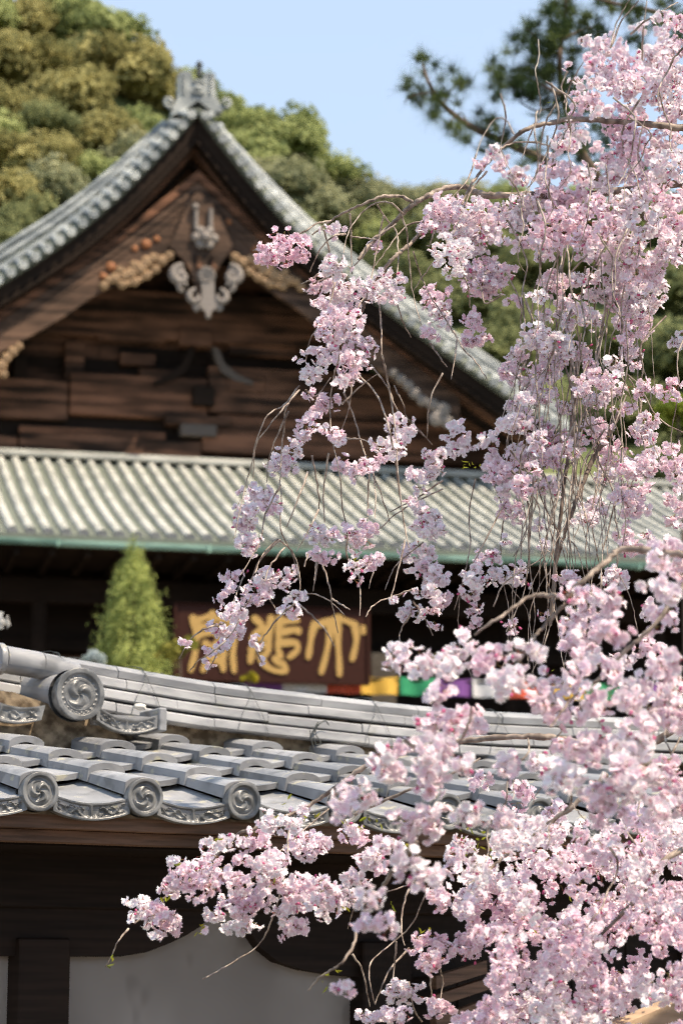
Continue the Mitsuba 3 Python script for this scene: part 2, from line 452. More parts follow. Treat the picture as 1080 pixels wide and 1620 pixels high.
slope = rot([1, 0, 0], TH)            # y (back) rises
def on_roof(x, u, z0, lift=0.0, yaw=0.0, roll=0.0):
    """Pose on the roof plane: eave point (x, z0), distance u up the slope."""
    return G.m @ tr(x, u * math.cos(th), z0 + u * math.sin(th)) @ slope @ tr(0, 0, lift) @ rot([0, 0, 1], yaw) @ rot([0, 1, 0], roll)

roof = 'roofed_wall__roof'
used[roof] = 1
# clay bed under the tiles
zs = np.array([c[1] for c in caps]); xs = np.array([c[0] for c in caps])
def eave_z(x):
    return np.interp(x, xs, zs)
bed = []
for x in np.linspace(xs[0] - 0.2, xs[-1] + 0.2, 30):
    z = eave_z(x)
    bed.append([[x, 0.03, z - 0.032], [x, 1.5 * math.cos(th), z - 0.032 + 1.5 * math.sin(th)]])
bed = np.array(bed)
lowb = bed.copy(); lowb[:, :, 2] -= 0.03
bm = cat([grid_mesh(bed), grid_mesh(lowb), grid_mesh(np.stack([bed[:, 0], lowb[:, 0]], 1))])
scene[roof] = {**ply(bm, 'mat_clay'), 'to_world': mat4(G.m)}
labels[roof] = {'label': 'grey tile roof of the near wall, rows of round and concave tiles'}

tile_meshes = [ply(arch_mesh(0.064 + 0.002 * k, 0.062, 0.022, 0.345, lift=0.003, taper=0.86, ztaper=0.54), 'mat_kawara', 35) for k in (-1, 0, 1)]
def pan_mesh(w, L, c, t=0.018, rise=0.034):
    n = 9
    x = np.linspace(-w, w, n)
    z = c * (x / w) ** 2
    ring = np.vstack([np.stack([x, z], 1), np.stack([x[::-1], z[::-1] - t], 1)])
    v, f = [], []
    k = len(ring)
    for y, dz in ((0, rise), (L, 0.0)):
        v += [(q[0], y, q[1] + dz) for q in ring]
    for j in range(k):
        f.append([j, (j + 1) % k, k + (j + 1) % k, k + j])
    for j in range(n - 1):
        f.append([j, k - 1 - j, k - 2 - j, j + 1]); f.append([k + j, k + j + 1, 2 * k - 2 - j, 2 * k - 1 - j])
    m = tm(v, f); trimesh.repair.fix_normals(m)
    return m
pan_first = ply(pan_mesh(0.123, 0.37, 0.021, rise=0.0), 'mat_kawara', 35)
pan_meshes = [ply(pan_mesh(0.14, 0.37, 0.024), 'mat_kawara', 35)]
cap_meshes = [ply(disc_relief(RC, 0.05), 'mat_kawara_relief', True)]
front_meshes = [ply(eave_front(0.246, 0.050, 0.021, s), 'mat_kawara_relief', 40) for s in range(3)]
tube_first = ply(arch_mesh(0.058, 0.056, 0.014, 0.345, lift=0.002, taper=0.94, ztaper=0.62, n=14), 'mat_kawara', 35)
for r in range(len(caps)):
    x, z = caps[r]
    put(roof, 'eave_cap', cap_meshes[0], None, m=G.m @ tr(x, -0.012, z) @ rot([0, 1, 0], float(rng.uniform(-60, 60))) @ rot([0, 0, 1], float(rng.uniform(-2, 2))))
    put(roof, 'round_tile', tube_first, None, m=on_roof(x, 0.02, z + 0.001, 0.0))
    for k in range(1, 6):
        put(roof, 'round_tile', tile_meshes[int(rng.integers(3))], KW[int(rng.integers(4))],
            m=on_roof(x + float(rng.normal(0, 0.003)), k * ELL - 0.03 + float(rng.normal(0, 0.005)), z, 0.001, float(rng.normal(0, 0.7)), float(rng.normal(0, 0.8))))
for r in range(len(caps) - 1):
    x = (caps[r][0] + caps[r + 1][0]) / 2; z = (caps[r][1] + caps[r + 1][1]) / 2
    put(roof, 'eave_tile', front_meshes[r % 3], None, m=G.m @ tr(x, 0.0, z - 0.004))
    put(roof, 'flat_tile', pan_first, None, m=on_roof(x, 0.004, z - 0.0275, 0.0))
    for k in range(1, 6):
        put(roof, 'flat_tile', pan_meshes[0], KW[int(rng.integers(4))], m=on_roof(x + float(rng.normal(0, 0.003)), k * ELL + 0.012 + float(rng.normal(0, 0.006)), z - 0.016, -0.017 if k == 0 else -0.010, float(rng.normal(0, 0.8)), float(rng.normal(0, 0.7))))

# ridge: clay core, three courses of flat ridge tiles, one course of cap tiles; it sweeps up to the left end
RD = 1.34
RX = [-160, -40, 30, 200, 350, 515, 640, 780, 980, 1120, 1300]
RYT = [975, 1003, 1017, 1049, 1074, 1094, 1108, 1121, 1131, 1139, 1149]
rp = np.array([G.px(x, y, RD) for x, y in zip(RX, RYT)])
rsp = smooth_path(rp, 8)
def ridge_z(x):
    return np.interp(x, rsp[:, 0], rsp[:, 1])
r0, r1 = rsp[0, 0], rsp[-1, 0]
def ridge_piece(x0, x1, ring_fn, n=4):
    """Outline (y, z below the ridge top) swept along the ridge curve from x0 to x1."""
    X_ = np.linspace(x0, x1, n + 1)
    ring = ring_fn()
    P = []
    for k, x in enumerate(X_):
        s = 0.985 if k in (0, n) else 1.0
        c = ring.mean(0)
        q = c + (ring - c) * s
        P.append(np.stack([np.full(len(q), x), q[:, 0], ridge_z(x) + q[:, 1]], 1))
    P = np.array(P); m = len(ring)
    v = P.reshape(-1, 3); f = []
    for i in range(n):
        for j in range(m):
            f.append([i * m + j, i * m + (j + 1) % m, (i + 1) * m + (j + 1) % m, (i + 1) * m + j])
    f = np.array(f); f = np.vstack([f[:, [0, 1, 2]], f[:, [0, 2, 3]]])
    pts, tri = trimesh.creation.triangulate_polygon(Polygon(ring), engine='earcut')
    idx = np.array([np.argmin(np.abs(ring - q).sum(1)) for q in pts]); tri = idx[tri]
    f = np.vstack([f, tri, tri[:, ::-1] + n * m])
    msh = tm(v, f); trimesh.repair.fix_normals(msh)
    return msh
ridge = sub(gate, 'ridge')
HC, HN = 0.055, 0.0465
def core_ring():
    return np.array([[RD + 0.05, -0.03], [RD + 0.05, -0.30], [RD + 0.25, -0.30], [RD + 0.25, -0.03]])
scene[ridge] = {**ply(ridge_piece(r0, r1, core_ring, 40), 'mat_clay', False), 'to_world': mat4(G.m)}
labels[ridge] = {'label': 'ridge of stacked pale grey tiles sweeping up to the left'}
def cap_ring():
    q = [(RD + 0.018, -HC), (RD + 0.012, -0.030), (RD + 0.035, -0.012), (RD + 0.085, -0.001), (RD + 0.15, 0.0), (RD + 0.215, -0.001), (RD + 0.265, -0.012), (RD + 0.288, -0.030), (RD + 0.282, -HC)]
    return np.array(q)
def noshi_ring(k):
    z = -HC - 0.002 - HN * k
    o = -0.012 * k
    def f():
        return np.array([(RD + o + 0.004, z - 0.003), (RD + o, z - 0.008), (RD + o - 0.004, z - HN + 0.012), (RD + o + 0.002, z - HN + 0.008), (RD - o + 0.30, z - HN + 0.008), (RD - o + 0.30, z - 0.003)])
    return f
def row(px_joints, d, ring, name):
    X_ = [r0] + [float(G.px(p, 1100, d)[0]) for p in px_joints] + [r1]
    for a, b in zip(X_[:-1], X_[1:]):
        j = float(rng.normal(0, 0.0015)); y_ = float(rng.normal(0, 0.002))
        put(ridge, name, ridge_piece(a + 0.0015, b - 0.0015, ring, 5), 'mat_kawara_pale', 30, m=G.m @ tr(0, y_, j))
row([-70, 50, 190, 343, 512, 665, 798, 950, 1085], RD, cap_ring, 'ridge_cap')
row([-120, -10, 100, 200, 341, 488, 640, 755, 905, 1040, 1150], RD, noshi_ring(0), 'ridge_tile')
row([-60, 30, 160, 278, 422, 570, 700, 840, 980, 1110], RD, noshi_ring(1), 'ridge_tile')
row([-100, 60, 180, 335, 486, 578, 720, 870, 1010], RD, noshi_ring(2), 'ridge_tile')
# binding wires over the ridge
def wire(px_list, r=0.0011, d=RD - 0.034):
    p = [(*[G.px(x, y, dd)[0]], dd, G.px(x, y, dd)[1]) for x, y, dd in px_list]
    put(gate, 'wire', tube(smooth_path(p, 5), r, 5), 'mat_wire', True, m=G.m)
for x in (100, 232, 398, 596, 790):
    yt = float(np.interp(x, RX, RYT))
    a = float(G.px(x, yt, RD)[0]); zt = ridge_z(a)
    # an inverted V of wire held at the top, running down the front and back over the cap
    def pt(da, dy, dz):
        return (a + da, RD + dy, float(ridge_z(a + da)) + dz)
    P = [pt(-0.075, -0.034, -0.19), pt(-0.05, -0.026, -0.12), pt(-0.012, -0.010, -0.058), pt(-0.002, 0.01, -0.026), pt(0.004, 0.06, 0.004), pt(0.02, 0.15, 0.004), pt(0.03, 0.30, -0.03)]
    put(gate, 'wire', tube(smooth_path(P, 6), 0.0011, 5), 'mat_wire', True, m=G.m)
    P = [pt(0.055, -0.034, -0.19), pt(0.034, -0.024, -0.12), pt(0.008, -0.008, -0.058), pt(0.0, 0.012, -0.024), pt(-0.012, 0.07, 0.005), pt(-0.05, 0.16, 0.003)]
    put(gate, 'wire', tube(smooth_path(P, 6), 0.0011, 5), 'mat_wire', True, m=G.m)
    P = [pt(0.0, 0.012, -0.022), pt(0.05, 0.03, -0.010), pt(0.11, 0.09, 0.003), pt(0.16, 0.18, 0.003)]
    put(gate, 'wire', tube(smooth_path(P, 6), 0.0009, 5), 'mat_wire', True, m=G.m)
k = [(496, 1184), (493, 1165), (498, 1150), (503, 1143), (500, 1160), (506, 1175), (500, 1178), (497, 1160), (505, 1145), (515, 1141), (521, 1147)]
P = [(G.px(x, y, RD - 0.045)[0], RD - 0.045 + 0.006 * math.sin(i * 2.1), G.px(x, y, RD - 0.045)[1]) for i, (x, y) in enumerate(k)]
kw = put(gate, 'wire', tube(smooth_path(P, 5), 0.0021, 6), 'mat_wire', True, m=G.m)
labels[kw] = {'label': 'knotted dark wire end hanging on the ridge front'}

# the swept-up corner at the left: a big swirl cap on its barrel, two eave fronts, the end of a barrel row
def gp(x, y, d):
    q = G.px(x, y, d); return np.array([q[0], d, q[1]])
c = gp(128, 1098, 1.02)
k = put(gate, 'large_end_cap', disc_relief(0.090, 0.07, beads=22, nr=32, nt=132), 'mat_kawara_relief', True, m=G.m @ tr(*c))
labels[k] = {'label': 'large round end cap with three-comma swirl and ring of beads'}
barrel = tube([c + [0, 0.05, -0.008], c + [-0.02, 0.2, 0.02], c + [-0.03, 0.42, 0.05]], [0.070, 0.070, 0.070], 28)
put(gate, 'barrel_tile', barrel, 'mat_kawara', 40, m=G.m)
e0, e1, e2 = gp(4, 1043, 1.18), gp(62, 1053, 1.20), gp(118, 1068, 1.22)
put(gate, 'barrel_tile', tube([e0, e1 - (e1 - e0) * 0.02], [0.047, 0.047], 28), 'mat_kawara', 40, m=G.m)
put(gate, 'barrel_tile', tube([e1, e2], [0.045, 0.043], 28), 'mat_kawara', 40, m=G.m)
put(gate, 'barrel_rim', tube([e0 - [0.022, 0.0, 0], e0 - [0.018, 0, 0], e0 - [0.004, 0, 0], e0], [0.052, 0.055, 0.055, 0.052], 32), 'mat_kawara', 40, m=G.m)
big_front = eave_front(0.30, 0.058, 0.045, 5)
put(gate, 'eave_tile', big_front, 'mat_kawara_relief', 40, m=G.m @ tr(*gp(10, 1093, 1.06)) @ rot([0, 1, 0], 15))
put(gate, 'eave_tile', eave_front(0.235, 0.050, 0.030, 8), 'mat_kawara_relief', 40, m=G.m @ tr(*gp(203, 1124, 1.06)) @ rot([0, 1, 0], 4))
q = gp(252, 1124, 1.08)
put(gate, 'tile_cheek', cbox(q[0] - 0.014, q[0] + 0.016, 1.05, 1.21, q[2] - 0.075, q[2] + 0.006, 0.004), 'mat_kawara', False, m=G.m)
q0, q1 = gp(190, 1126, 1.1), gp(262, 1124, 1.1)
put(gate, 'tile_bed', cat([box(q0[0] - 0.10, q1[0] + 0.0, 1.10, 1.45, q0[2] - 0.05, q0[2] - 0.012)]), 'mat_kawara', False, m=G.m)
# clay fill under the corner
v0 = gp(-60, 1150, 0.88)
fill = [gp(-80, 1085, 1.13), gp(20, 1095, 1.13), gp(110, 1125, 1.13), gp(165, 1135, 1.13), gp(210, 1185, 1.13), gp(-80, 1185, 1.13)]
put(gate, 'clay_fill', slab([(p[0], p[2]) for p in fill], 1.13, 1.5), 'mat_clay', False, m=G.m)
m = ball((0, 0, 0), 0.024, 3)
m.vertices = m.vertices * [1, 0.8, 0.5] * (0.75 + 0.5 * meshkit.noise(m.vertices * 60)[:, None])
put(gate, 'mortar_lump', m, 'mat_stone_white', False, m=G.m @ tr(*gp(222, 1119, 1.14)))

# eave boards, soffit, rafters
xl, xr = xs[0] - 0.1, xs[-1] + 0.1
def eave_strip(y0, y1, dz0, dz1, name, mat):
    n = 14
    X_ = np.linspace(xl, xr, n)
    P = np.array([[[x, y0, eave_z(x) + dz0], [x, y0, eave_z(x) + dz1], [x, y1, eave_z(x) + dz1], [x, y1, eave_z(x) + dz0]] for x in X_])
    m = cat([grid_mesh(np.concatenate([P, P[:, :1]], 1)), tm(P[0], [[0, 1, 2, 3]]), tm(P[-1], [[3, 2, 1, 0]])])
    return put(gate, name, m, mat, False, m=G.m)
eave_strip(0.055, 0.14, -0.036, -0.098, 'eave_board', 'mat_wood_eave')
eave_strip(0.115, 0.23, -0.100, -0.134, 'eave_board', 'mat_wood_eave')
eave_strip(0.20, 0.95, -0.128, -0.140, 'soffit', 'mat_wood_dark')
# wall: beam, brackets, posts, plaster panels
WD = 0.72
zb = lambda x, y, d=WD: G.px(x, y, d)
b_top, b_bot = float(zb(300, 1335)[1]), float(zb(300, 1442)[1])
xa, xb = float(zb(-260, 1400)[0]), float(zb(1330, 1400)[0])
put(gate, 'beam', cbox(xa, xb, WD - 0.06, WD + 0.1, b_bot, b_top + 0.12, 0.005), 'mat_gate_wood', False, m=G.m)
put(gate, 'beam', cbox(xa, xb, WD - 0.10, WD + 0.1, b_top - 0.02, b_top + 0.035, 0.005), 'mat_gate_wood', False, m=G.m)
def bracket(cx, pts):
    p = [zb(x, y, WD - 0.035) for x, y in pts]
    xc = float(zb(cx, 1500, WD - 0.035)[0])
    right = [(float(a), float(b)) for a, b in p]
    left = [(2 * xc - a, b) for a, b in right[::-1]]
    put(gate, 'bracket', slab(Polygon(right + left).buffer(0), WD - 0.035, WD + 0.09), 'mat_gate_wood', False, m=G.m)
bracket(70, [(336, 1425), (333, 1448), (318, 1466), (295, 1480), (268, 1493), (232, 1507), (190, 1514), (112, 1514)])
bracket(612, [(398, 1425), (399, 1481), (412, 1500), (440, 1522), (480, 1535), (530, 1543), (574, 1547)])
def post(x0, x1):
    a, b = float(zb(x0, 1560, WD - 0.07)[0]), float(zb(x1, 1560, WD - 0.07)[0])
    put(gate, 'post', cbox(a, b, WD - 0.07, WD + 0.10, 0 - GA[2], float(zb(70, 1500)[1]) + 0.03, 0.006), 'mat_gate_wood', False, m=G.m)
post(30, 111); post(575, 652); post(1100, 1170)
a0, a1, a2 = float(zb(-250, 1560, WD)[0]), float(zb(610, 1560, WD)[0]), float(zb(1320, 1560)[0])
put(gate, 'plaster_panel', box(a0, float(zb(70, 1560)[0]), WD + 0.02, WD + 0.08, 0.45 - GA[2], b_bot + 0.05), 'mat_plaster', False, m=G.m)
put(gate, 'plaster_panel', box(float(zb(70, 1560)[0]), a1, WD + 0.02, WD + 0.08, 0.45 - GA[2], b_bot + 0.05), 'mat_plaster', False, m=G.m)
for i, x in enumerate(np.linspace(a1 + 0.06, a2, 9)[:-1]):
    put(gate, 'wall_board', cbox(x, x + (a2 - a1) / 8 - 0.01, WD + 0.02, WD + 0.06, 0.1 - GA[2], b_bot + 0.05, 0.004), 'mat_gate_wood', False, m=G.m)
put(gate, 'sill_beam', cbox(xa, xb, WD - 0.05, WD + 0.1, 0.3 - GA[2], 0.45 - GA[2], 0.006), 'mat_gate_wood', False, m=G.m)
put(gate, 'stone_base', cbox(xa, xb, WD - 0.08, WD + 0.16, -GA[2] - 0.1, 0.302 - GA[2], 0.01), 'mat_stone_white', False, m=G.m)
# sloping boards low on the right
for (x0, y0, x1, y1, w, d, mt) in ((690, 1545, 770, 1520, 22, 0.55, 'mat_wood_eave'), (690, 1575, 772, 1548, 20, 0.58, 'mat_wood_eave'), (690, 1612, 775, 1580, 22, 0.6, 'mat_wood_eave')):
    p, q = gp(x0, y0, d), gp(x1, y1, d)
    dz = w / FPX * 7.6
    put(gate, 'brace_board', slab([(p[0], p[2]), (p[0], p[2] - dz), (q[0], q[2] - dz), (q[0], q[2])], d, d + 0.04), mt, False, m=G.m)
rail = thing('wooden_handrail', 'pale sunlit wooden rail rising out of the lower right corner', 'handrail')
p, q = at(960, 1640, 6.0), at(1140, 1566, 6.25)
rm = trimesh.creation.box((np.linalg.norm(q - p), 0.07, 0.045))
dirv = (q - p) / np.linalg.norm(q - p); side = np.cross([0, 0, 1], dirv); side /= np.linalg.norm(side)
mm = np.eye(4); mm[:3, 0], mm[:3, 1], mm[:3, 2], mm[:3, 3] = dirv, side, np.cross(dirv, side), (p + q) / 2
put(rail, 'rail', rm, 'mat_wood_pale', False, m=mm)
for t in (0.1, 0.9):
    b = p + (q - p) * t
    put(rail, 'post', box(b[0] - 0.03, b[0] + 0.03, b[1] - 0.03, b[1] + 0.03, 0, b[2] - 0.03), 'mat_wood_pale')

# ------------------------------------------------------------------ temple hall (behind)
H = Frame(at(0, 840, 44), 12.8)
hall = thing('temple_hall', 'dark timber temple hall with a carved gable over a long grey tiled lower roof', 'temple')
LR = 7.8                       # depth of the lower roof
def hp(x, y, d):
    q = H.px(x, y, d); return np.array([q[0], d, q[1]])
zt = H.px(0, 724, LR)[1]       # height where the lower roof meets the gable wall
slope_z = lambda d: zt * d / LR - 0.10 * math.sin(math.pi * d / LR)
XA, XB = -3.2, 17.0
lower = sub(hall, 'lower_roof')
D_ = np.linspace(-0.05, LR, 12)
P = np.array([[[x, d, slope_z(d) - 0.02] for d in D_] for x in np.linspace(XA, XB, 3)])
P2 = P.copy(); P2[..., 2] -= 0.14
scene[lower] = {**ply(cat([grid_mesh(P), grid_mesh(P2), grid_mesh(np.stack([P[:, 0], P2[:, 0]], 1))]), 'mat_kawara_pan'), 'to_world': mat4(H.m)}
labels[lower] = {'label': 'long lower roof of weathered pale grey tile rows'}
SP = 0.333
rowpath = np.array([[0, d, slope_z(d)] for d in np.linspace(0.02, LR - 0.05, 9)])
def row_tube(r=0.078, n=9):
    a = np.linspace(0, np.pi, n)
    P = np.array([[[r * math.cos(t), q[1], q[2] + r * 1.05 * math.sin(t)] for t in a] for q in rowpath])
    P[0] = P[0] * [1, 1, 1] - [0, 0, 0.0]
    return grid_mesh(P)
# each row in lengths of tile, the lower end of every tile a little proud
def row_tiles(r=0.088, n=9, courses=20):
    ms = []
    a = np.linspace(0, np.pi, n)
    ds = np.linspace(0.02, LR - 0.05, courses + 1)
    P = []
    for i in range(courses):
        for d, s in ((ds[i], 1.06), (ds[i] + 0.02, 1.06), (ds[i + 1] - 0.002, 0.97)):
            z = slope_z(d)
            P.append([[r * s * math.cos(t), d, z + r * s * 1.05 * math.sin(t)] for t in a])
    return grid_mesh(np.array(P))
rowm = ply(row_tiles(), 'mat_kawara_old', 40)
hcap = ply(disc_relief(0.098, 0.06, nr=12, nt=24), 'mat_kawara_relief', True)
hfront = ply(eave_front(0.22, 0.085, 0.02, 1, nu=10, nv=6), 'mat_kawara_relief', 40)
n_rows = int((XB - XA) / SP)
for i in range(n_rows):
    x = XA + 0.1 + i * SP
    put(lower, 'tile_row', rowm, None, m=H.m @ tr(x + float(rng.normal(0, 0.006)), 0, float(rng.normal(0, 0.006))))
    put(lower, 'eave_cap', hcap, None, m=H.m @ tr(x, -0.02, 0.01))
    put(lower, 'eave_tile', hfront, None, m=H.m @ tr(x + SP / 2, 0.0, 0.005))
# flat course where the roof meets the gable wall
put(lower, 'top_course', cbox(XA, XB, LR - 0.25, LR + 0.9, zt + 0.02, zt + 0.13, 0.02), 'mat_kawara_old', False, m=H.m)
put(lower, 'top_course', cbox(XA, XB, LR - 0.12, LR + 0.9, zt + 0.132, zt + 0.20, 0.02), 'mat_kawara_old', False, m=H.m)
# copper gutter in lengths, with brackets
gx_ = np.arange(XA, XB, 1.42)
for a, b in zip(gx_[:-1], gx_[1:]):
    k = np.linspace(math.pi, 2 * math.pi, 9)
    z0 = -0.17 + float(rng.normal(0, 0.008))
    ring = np.vstack([np.stack([-0.09 + 0.085 * np.cos(k), z0 + 0.085 * np.sin(k)], 1), [[-0.005, z0 + 0.03], [-0.175, z0 + 0.03]]])
    q = np.array([[[x, y, z] for y, z in ring] for x in (a + 0.012, b - 0.012)])
    g = grid_mesh(np.concatenate([q, q[:, :1]], 1))
    put(hall, 'gutter', g, 'mat_copper', 30, m=H.m)
    put(hall, 'gutter_joint', cbox(b - 0.03, b + 0.03, -0.19, 0.0, z0 - 0.10, z0 + 0.035, 0.01), 'mat_copper', False, m=H.m)
# soffit, rafters, wall, columns
put(hall, 'soffit', cat([box(XA, XB, 0.05, 6.0, -0.26, -0.16)]), 'mat_wood_dark', False, m=H.m)
for i in range(n_rows):
    x = XA + 0.1 + i * SP + 0.1
    if i % 2 == 0:
        put(hall, 'rafter', box(x - 0.05, x + 0.05, 0.12, 2.6, -0.40, -0.262), 'mat_wood_dark', False, m=H.m)
ZF = 6.0 - H.m[2, 3]           # hall floor
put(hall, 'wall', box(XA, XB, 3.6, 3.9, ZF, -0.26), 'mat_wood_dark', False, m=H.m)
put(hall, 'beam', cbox(XA, XB, 2.3, 2.6, -0.95, -0.45, 0.02), 'mat_wood_dark', False, m=H.m)
put(hall, 'beam', cbox(XA, XB, 3.35, 3.6, -1.75, -1.5, 0.02), 'mat_wood_dark', False, m=H.m)
for x in (-2.2, 1.0, 4.15, 7.3, 10.5, 13.7):
    put(hall, 'column', tube([[x, 2.45, ZF], [x, 2.45, -0.95]], 0.17, 14), 'mat_wood_dark', 40, m=H.m)
    put(hall, 'column_base', cbox(x - 0.3, x + 0.3, 2.15, 2.75, ZF - 0.02, ZF + 0.14, 0.03), 'mat_stone_white', False, m=H.m)
for x in np.arange(-3.0, 6, 1.05):
    put(hall, 'wall_panel', cbox(x, x + 0.95, 3.55, 3.6, -3.2, -1.8, 0.02), 'mat_wood_brown' if rng.random() < 0.35 else 'mat_wood_dark', False, m=H.m)
q0, q1 = hp(587, 1032, 2.0), hp(627, 1078, 2.0)
put(hall, 'low_door', cbox(q0[0], q1[0], 2.0, 2.06, q1[2] - 0.5, q0[2], 0.02), 'mat_wood_pale', False, m=H.m)
put(hall, 'veranda', cbox(XA, XB, 0.9, 3.7, ZF - 0.25, ZF, 0.02), 'mat_wood_brown', False, m=H.m)
put(hall, 'podium', box(XA - 0.5, XB + 0.5, 0.6, 12, 3.5 - H.m[2, 3], ZF - 0.25), 'mat_stone_white', False, m=H.m)
put(hall, 'side_wall', box(XA, XB, 6.4, 11.5, ZF, 0.5), 'mat_wood_dark', False, m=H.m)

# gable: apex of the verge in the plane d = VD, wall in the plane d = LR
VD, WDH = LR - 1.75, LR + 0.95
apex = hp(313, 172, VD)
LEFT = [(313, 172), (262, 228), (200, 303), (100, 400), (50, 434), (0, 468), (-60, 505)]
RIGHT = [(313, 172), (365, 235), (420, 298), (480, 356), (560, 418), (660, 492), (800, 592)]
def prof(pts):
    q = np.array([hp(x, y, VD) for x, y in pts]); return np.abs(q[:, 0] - apex[0]), apex[2] - q[:, 2]
dl, zl = prof(LEFT); dr_, zr = prof(RIGHT)
UX = np.linspace(0, 8.6, 44)
def extr(u, d, z):
    s = (z[-1] - z[-2]) / (d[-1] - d[-2])
    return np.where(u <= d[-1], np.interp(u, d, z), z[-1] + (u - d[-1]) * s * 0.92)
UZ = 0.5 * (extr(UX, dl, zl) + extr(UX, dr_, zr))
UZ = np.convolve(np.pad(UZ, 3, mode='edge'), np.ones(7) / 7, 'valid')
UZ[:3] = UZ[3] - (UZ[4] - UZ[3]) * np.array([3, 2, 1]) * 1.05
UZ -= UZ[0]
def verge(u, side, off=0.0, d=VD):
    if off > 0.1: off = off * (0.5 + 0.5 * min(max(u / 3.2, 0), 1) ** 0.7)
    """Point at horizontal distance u from the apex along the verge, lifted by off square to the slope."""
    z = np.interp(u, UX, UZ); s = np.interp(u + 0.1, UX, UZ) - np.interp(max(u - 0.1, 0), UX, UZ)
    s /= (0.1 + min(u, 0.1)) if u < 0.1 else 0.2
    n = np.array([s, 1]) / math.hypot(s, 1)
    return np.array([apex[0] + side * (u + off * n[0]), d, apex[2] - z + off * n[1]])
upper = sub(hall, 'upper_roof')
def verge_strip(side, offs, ds, u0=0.0, u1=8.5, n=40):
    return grid_mesh(np.array([[verge(u, side, o, d) for o, d in zip(offs, ds)] for u in np.linspace(u0, u1, n)]))
base = []
for side in (-1, 1):
    # the rolled edge from the verge up to the main slope, then back along the ridge
    base.append(verge_strip(side, [0.0, 0.05, 0.34, 0.62, 0.78, 0.84, 0.84], [VD, VD + 0.02, VD + 0.35, VD + 0.75, VD + 1.3, VD + 2.2, VD + 7]))
    base.append(verge_strip(side, [0.0, -0.10, -0.10, 0.0], [VD, VD, VD + 2.8, VD + 7]))
scene[upper] = {**ply(cat(base), 'mat_kawara_pan', True), 'to_world': mat4(H.m)}
labels[upper] = {'label': 'steep upper roof with tiled verges meeting at the ridge-end tile'}
arc = np.concatenate([[0], np.cumsum(np.hypot(np.diff(UX), np.diff(UZ)))])
vcap = ply(disc_relief(0.105, 0.16, nr=14, nt=32), 'mat_kawara_hall', True)
vtub = ply(arch_mesh(0.075, 0.075, 0.02, 0.42, taper=0.95), 'mat_kawara_hall', 35)
for side in (-1, 1):
    for s in np.arange(0.22, arc[-1] - 0.2, 0.325):
        u = float(np.interp(s, arc, UX))
        p = verge(u, side, 0.03, VD)
        p2 = verge(u + 0.05, side, 0.03, VD)
        ang = math.degrees(math.atan2(p2[2] - p[2], (p2[0] - p[0]))) if side > 0 else math.degrees(math.atan2(p[2] - p2[2], p[0] - p2[0]))
        put(upper, 'verge_cap', vcap, None, m=H.m @ tr(*(p - [0, 0.14, 0.02])))
        put(upper, 'verge_tile', vtub, None, m=H.m @ tr(*p) @ rot([0, 1, 0], -ang) @ tr(0, 0, -0.01) @ rot([1, 0, 0], 42))
    for off, dd, r in ((0.25, 0.24, 0.075), (0.48, 0.50, 0.085), (0.72, 0.86, 0.085)):
        P = np.array([verge(u, side, off + 0.02, VD + dd) for u in np.linspace(0.25, 8.5, 60)])
        # rows running down the rolled edge, built in tile lengths
        for i in range(0, 60 - 3, 3):
            put(upper, 'verge_row_tile', tube(P[i:i + 4], [r * 1.03, r * 1.03, r, r * 0.97], 10), 'mat_kawara_hall', 40, m=H.m)
    # thick dark edge under the caps, boards of the overhang
    P = verge_strip(side, [-0.10, -0.34, -0.34, -0.10], [VD + 0.08, VD + 0.12, VD + 2.8, VD + 2.8])
    put(hall, 'verge_board', P, 'mat_wood_dark', False, m=H.m)
    for d0, off0, mt in ((0.14, -0.36, 'mat_wood_dark'), (0.50, -0.44, 'mat_wood_brown'), (0.86, -0.52, 'mat_wood_dark'), (1.3, -0.56, 'mat_wood_brown')):
        P = verge_strip(side, [off0, off0 - 0.08, off0 - 0.08], [VD + d0, VD + d0, VD + d0 + 0.35])
        put(hall, 'overhang_board', P, mt, False, m=H.m)

# bargeboards: traced, mirrored, with a lit moulding along the top
BD = VD + 0.55
TOPL = [(313, 272), (250, 322), (200, 362), (150, 398), (100, 430), (50, 464), (0, 497), (-60, 532), (-130, 570)]
BOTL = [(313, 352), (270, 392), (235, 412), (200, 440), (145, 470), (100, 501), (50, 530), (0, 557), (-60, 590), (-130, 622)]
cx = float(hp(313, 272, BD)[0])
T_ = np.array([hp(x, y, BD) for x, y in TOPL])[:, [0, 2]]; B_ = np.array([hp(x, y, BD) for x, y in BOTL])[:, [0, 2]]
T_[0, 0] = B_[0, 0] = cx
T_, B_ = smooth_path(T_, 4), smooth_path(B_, 4)
for side in (-1, 1):
    f = lambda q: np.stack([cx + (q[:, 0] - cx) * (1 if side < 0 else -1), q[:, 1]], 1)
    t_, b_ = f(T_), f(B_)
    k = put(hall, 'bargeboard', slab(Polygon(np.vstack([t_, b_[::-1]])).buffer(0), BD, BD + 0.14), 'mat_barge', False, m=H.m)
    def band(f0, f1, y0, y1, mt, name):
        n = min(len(t_), len(b_)); a, b = t_[:n], b_[:n]
        q = np.vstack([a + (b - a) * f0, (a + (b - a) * f1)[::-1]])
        return put(hall, name, slab(Polygon(q).buffer(0), y0, y1), mt, False, m=H.m)
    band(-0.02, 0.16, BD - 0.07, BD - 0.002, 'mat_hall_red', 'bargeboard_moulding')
    band(0.24, 0.34, BD - 0.04, BD - 0.002, 'mat_barge', 'bargeboard_moulding')
    band(0.44, 0.50, BD - 0.03, BD - 0.002, 'mat_barge', 'bargeboard_moulding')
    band(0.86, 1.01, BD - 0.05, BD - 0.002, 'mat_barge', 'bargeboard_moulding')
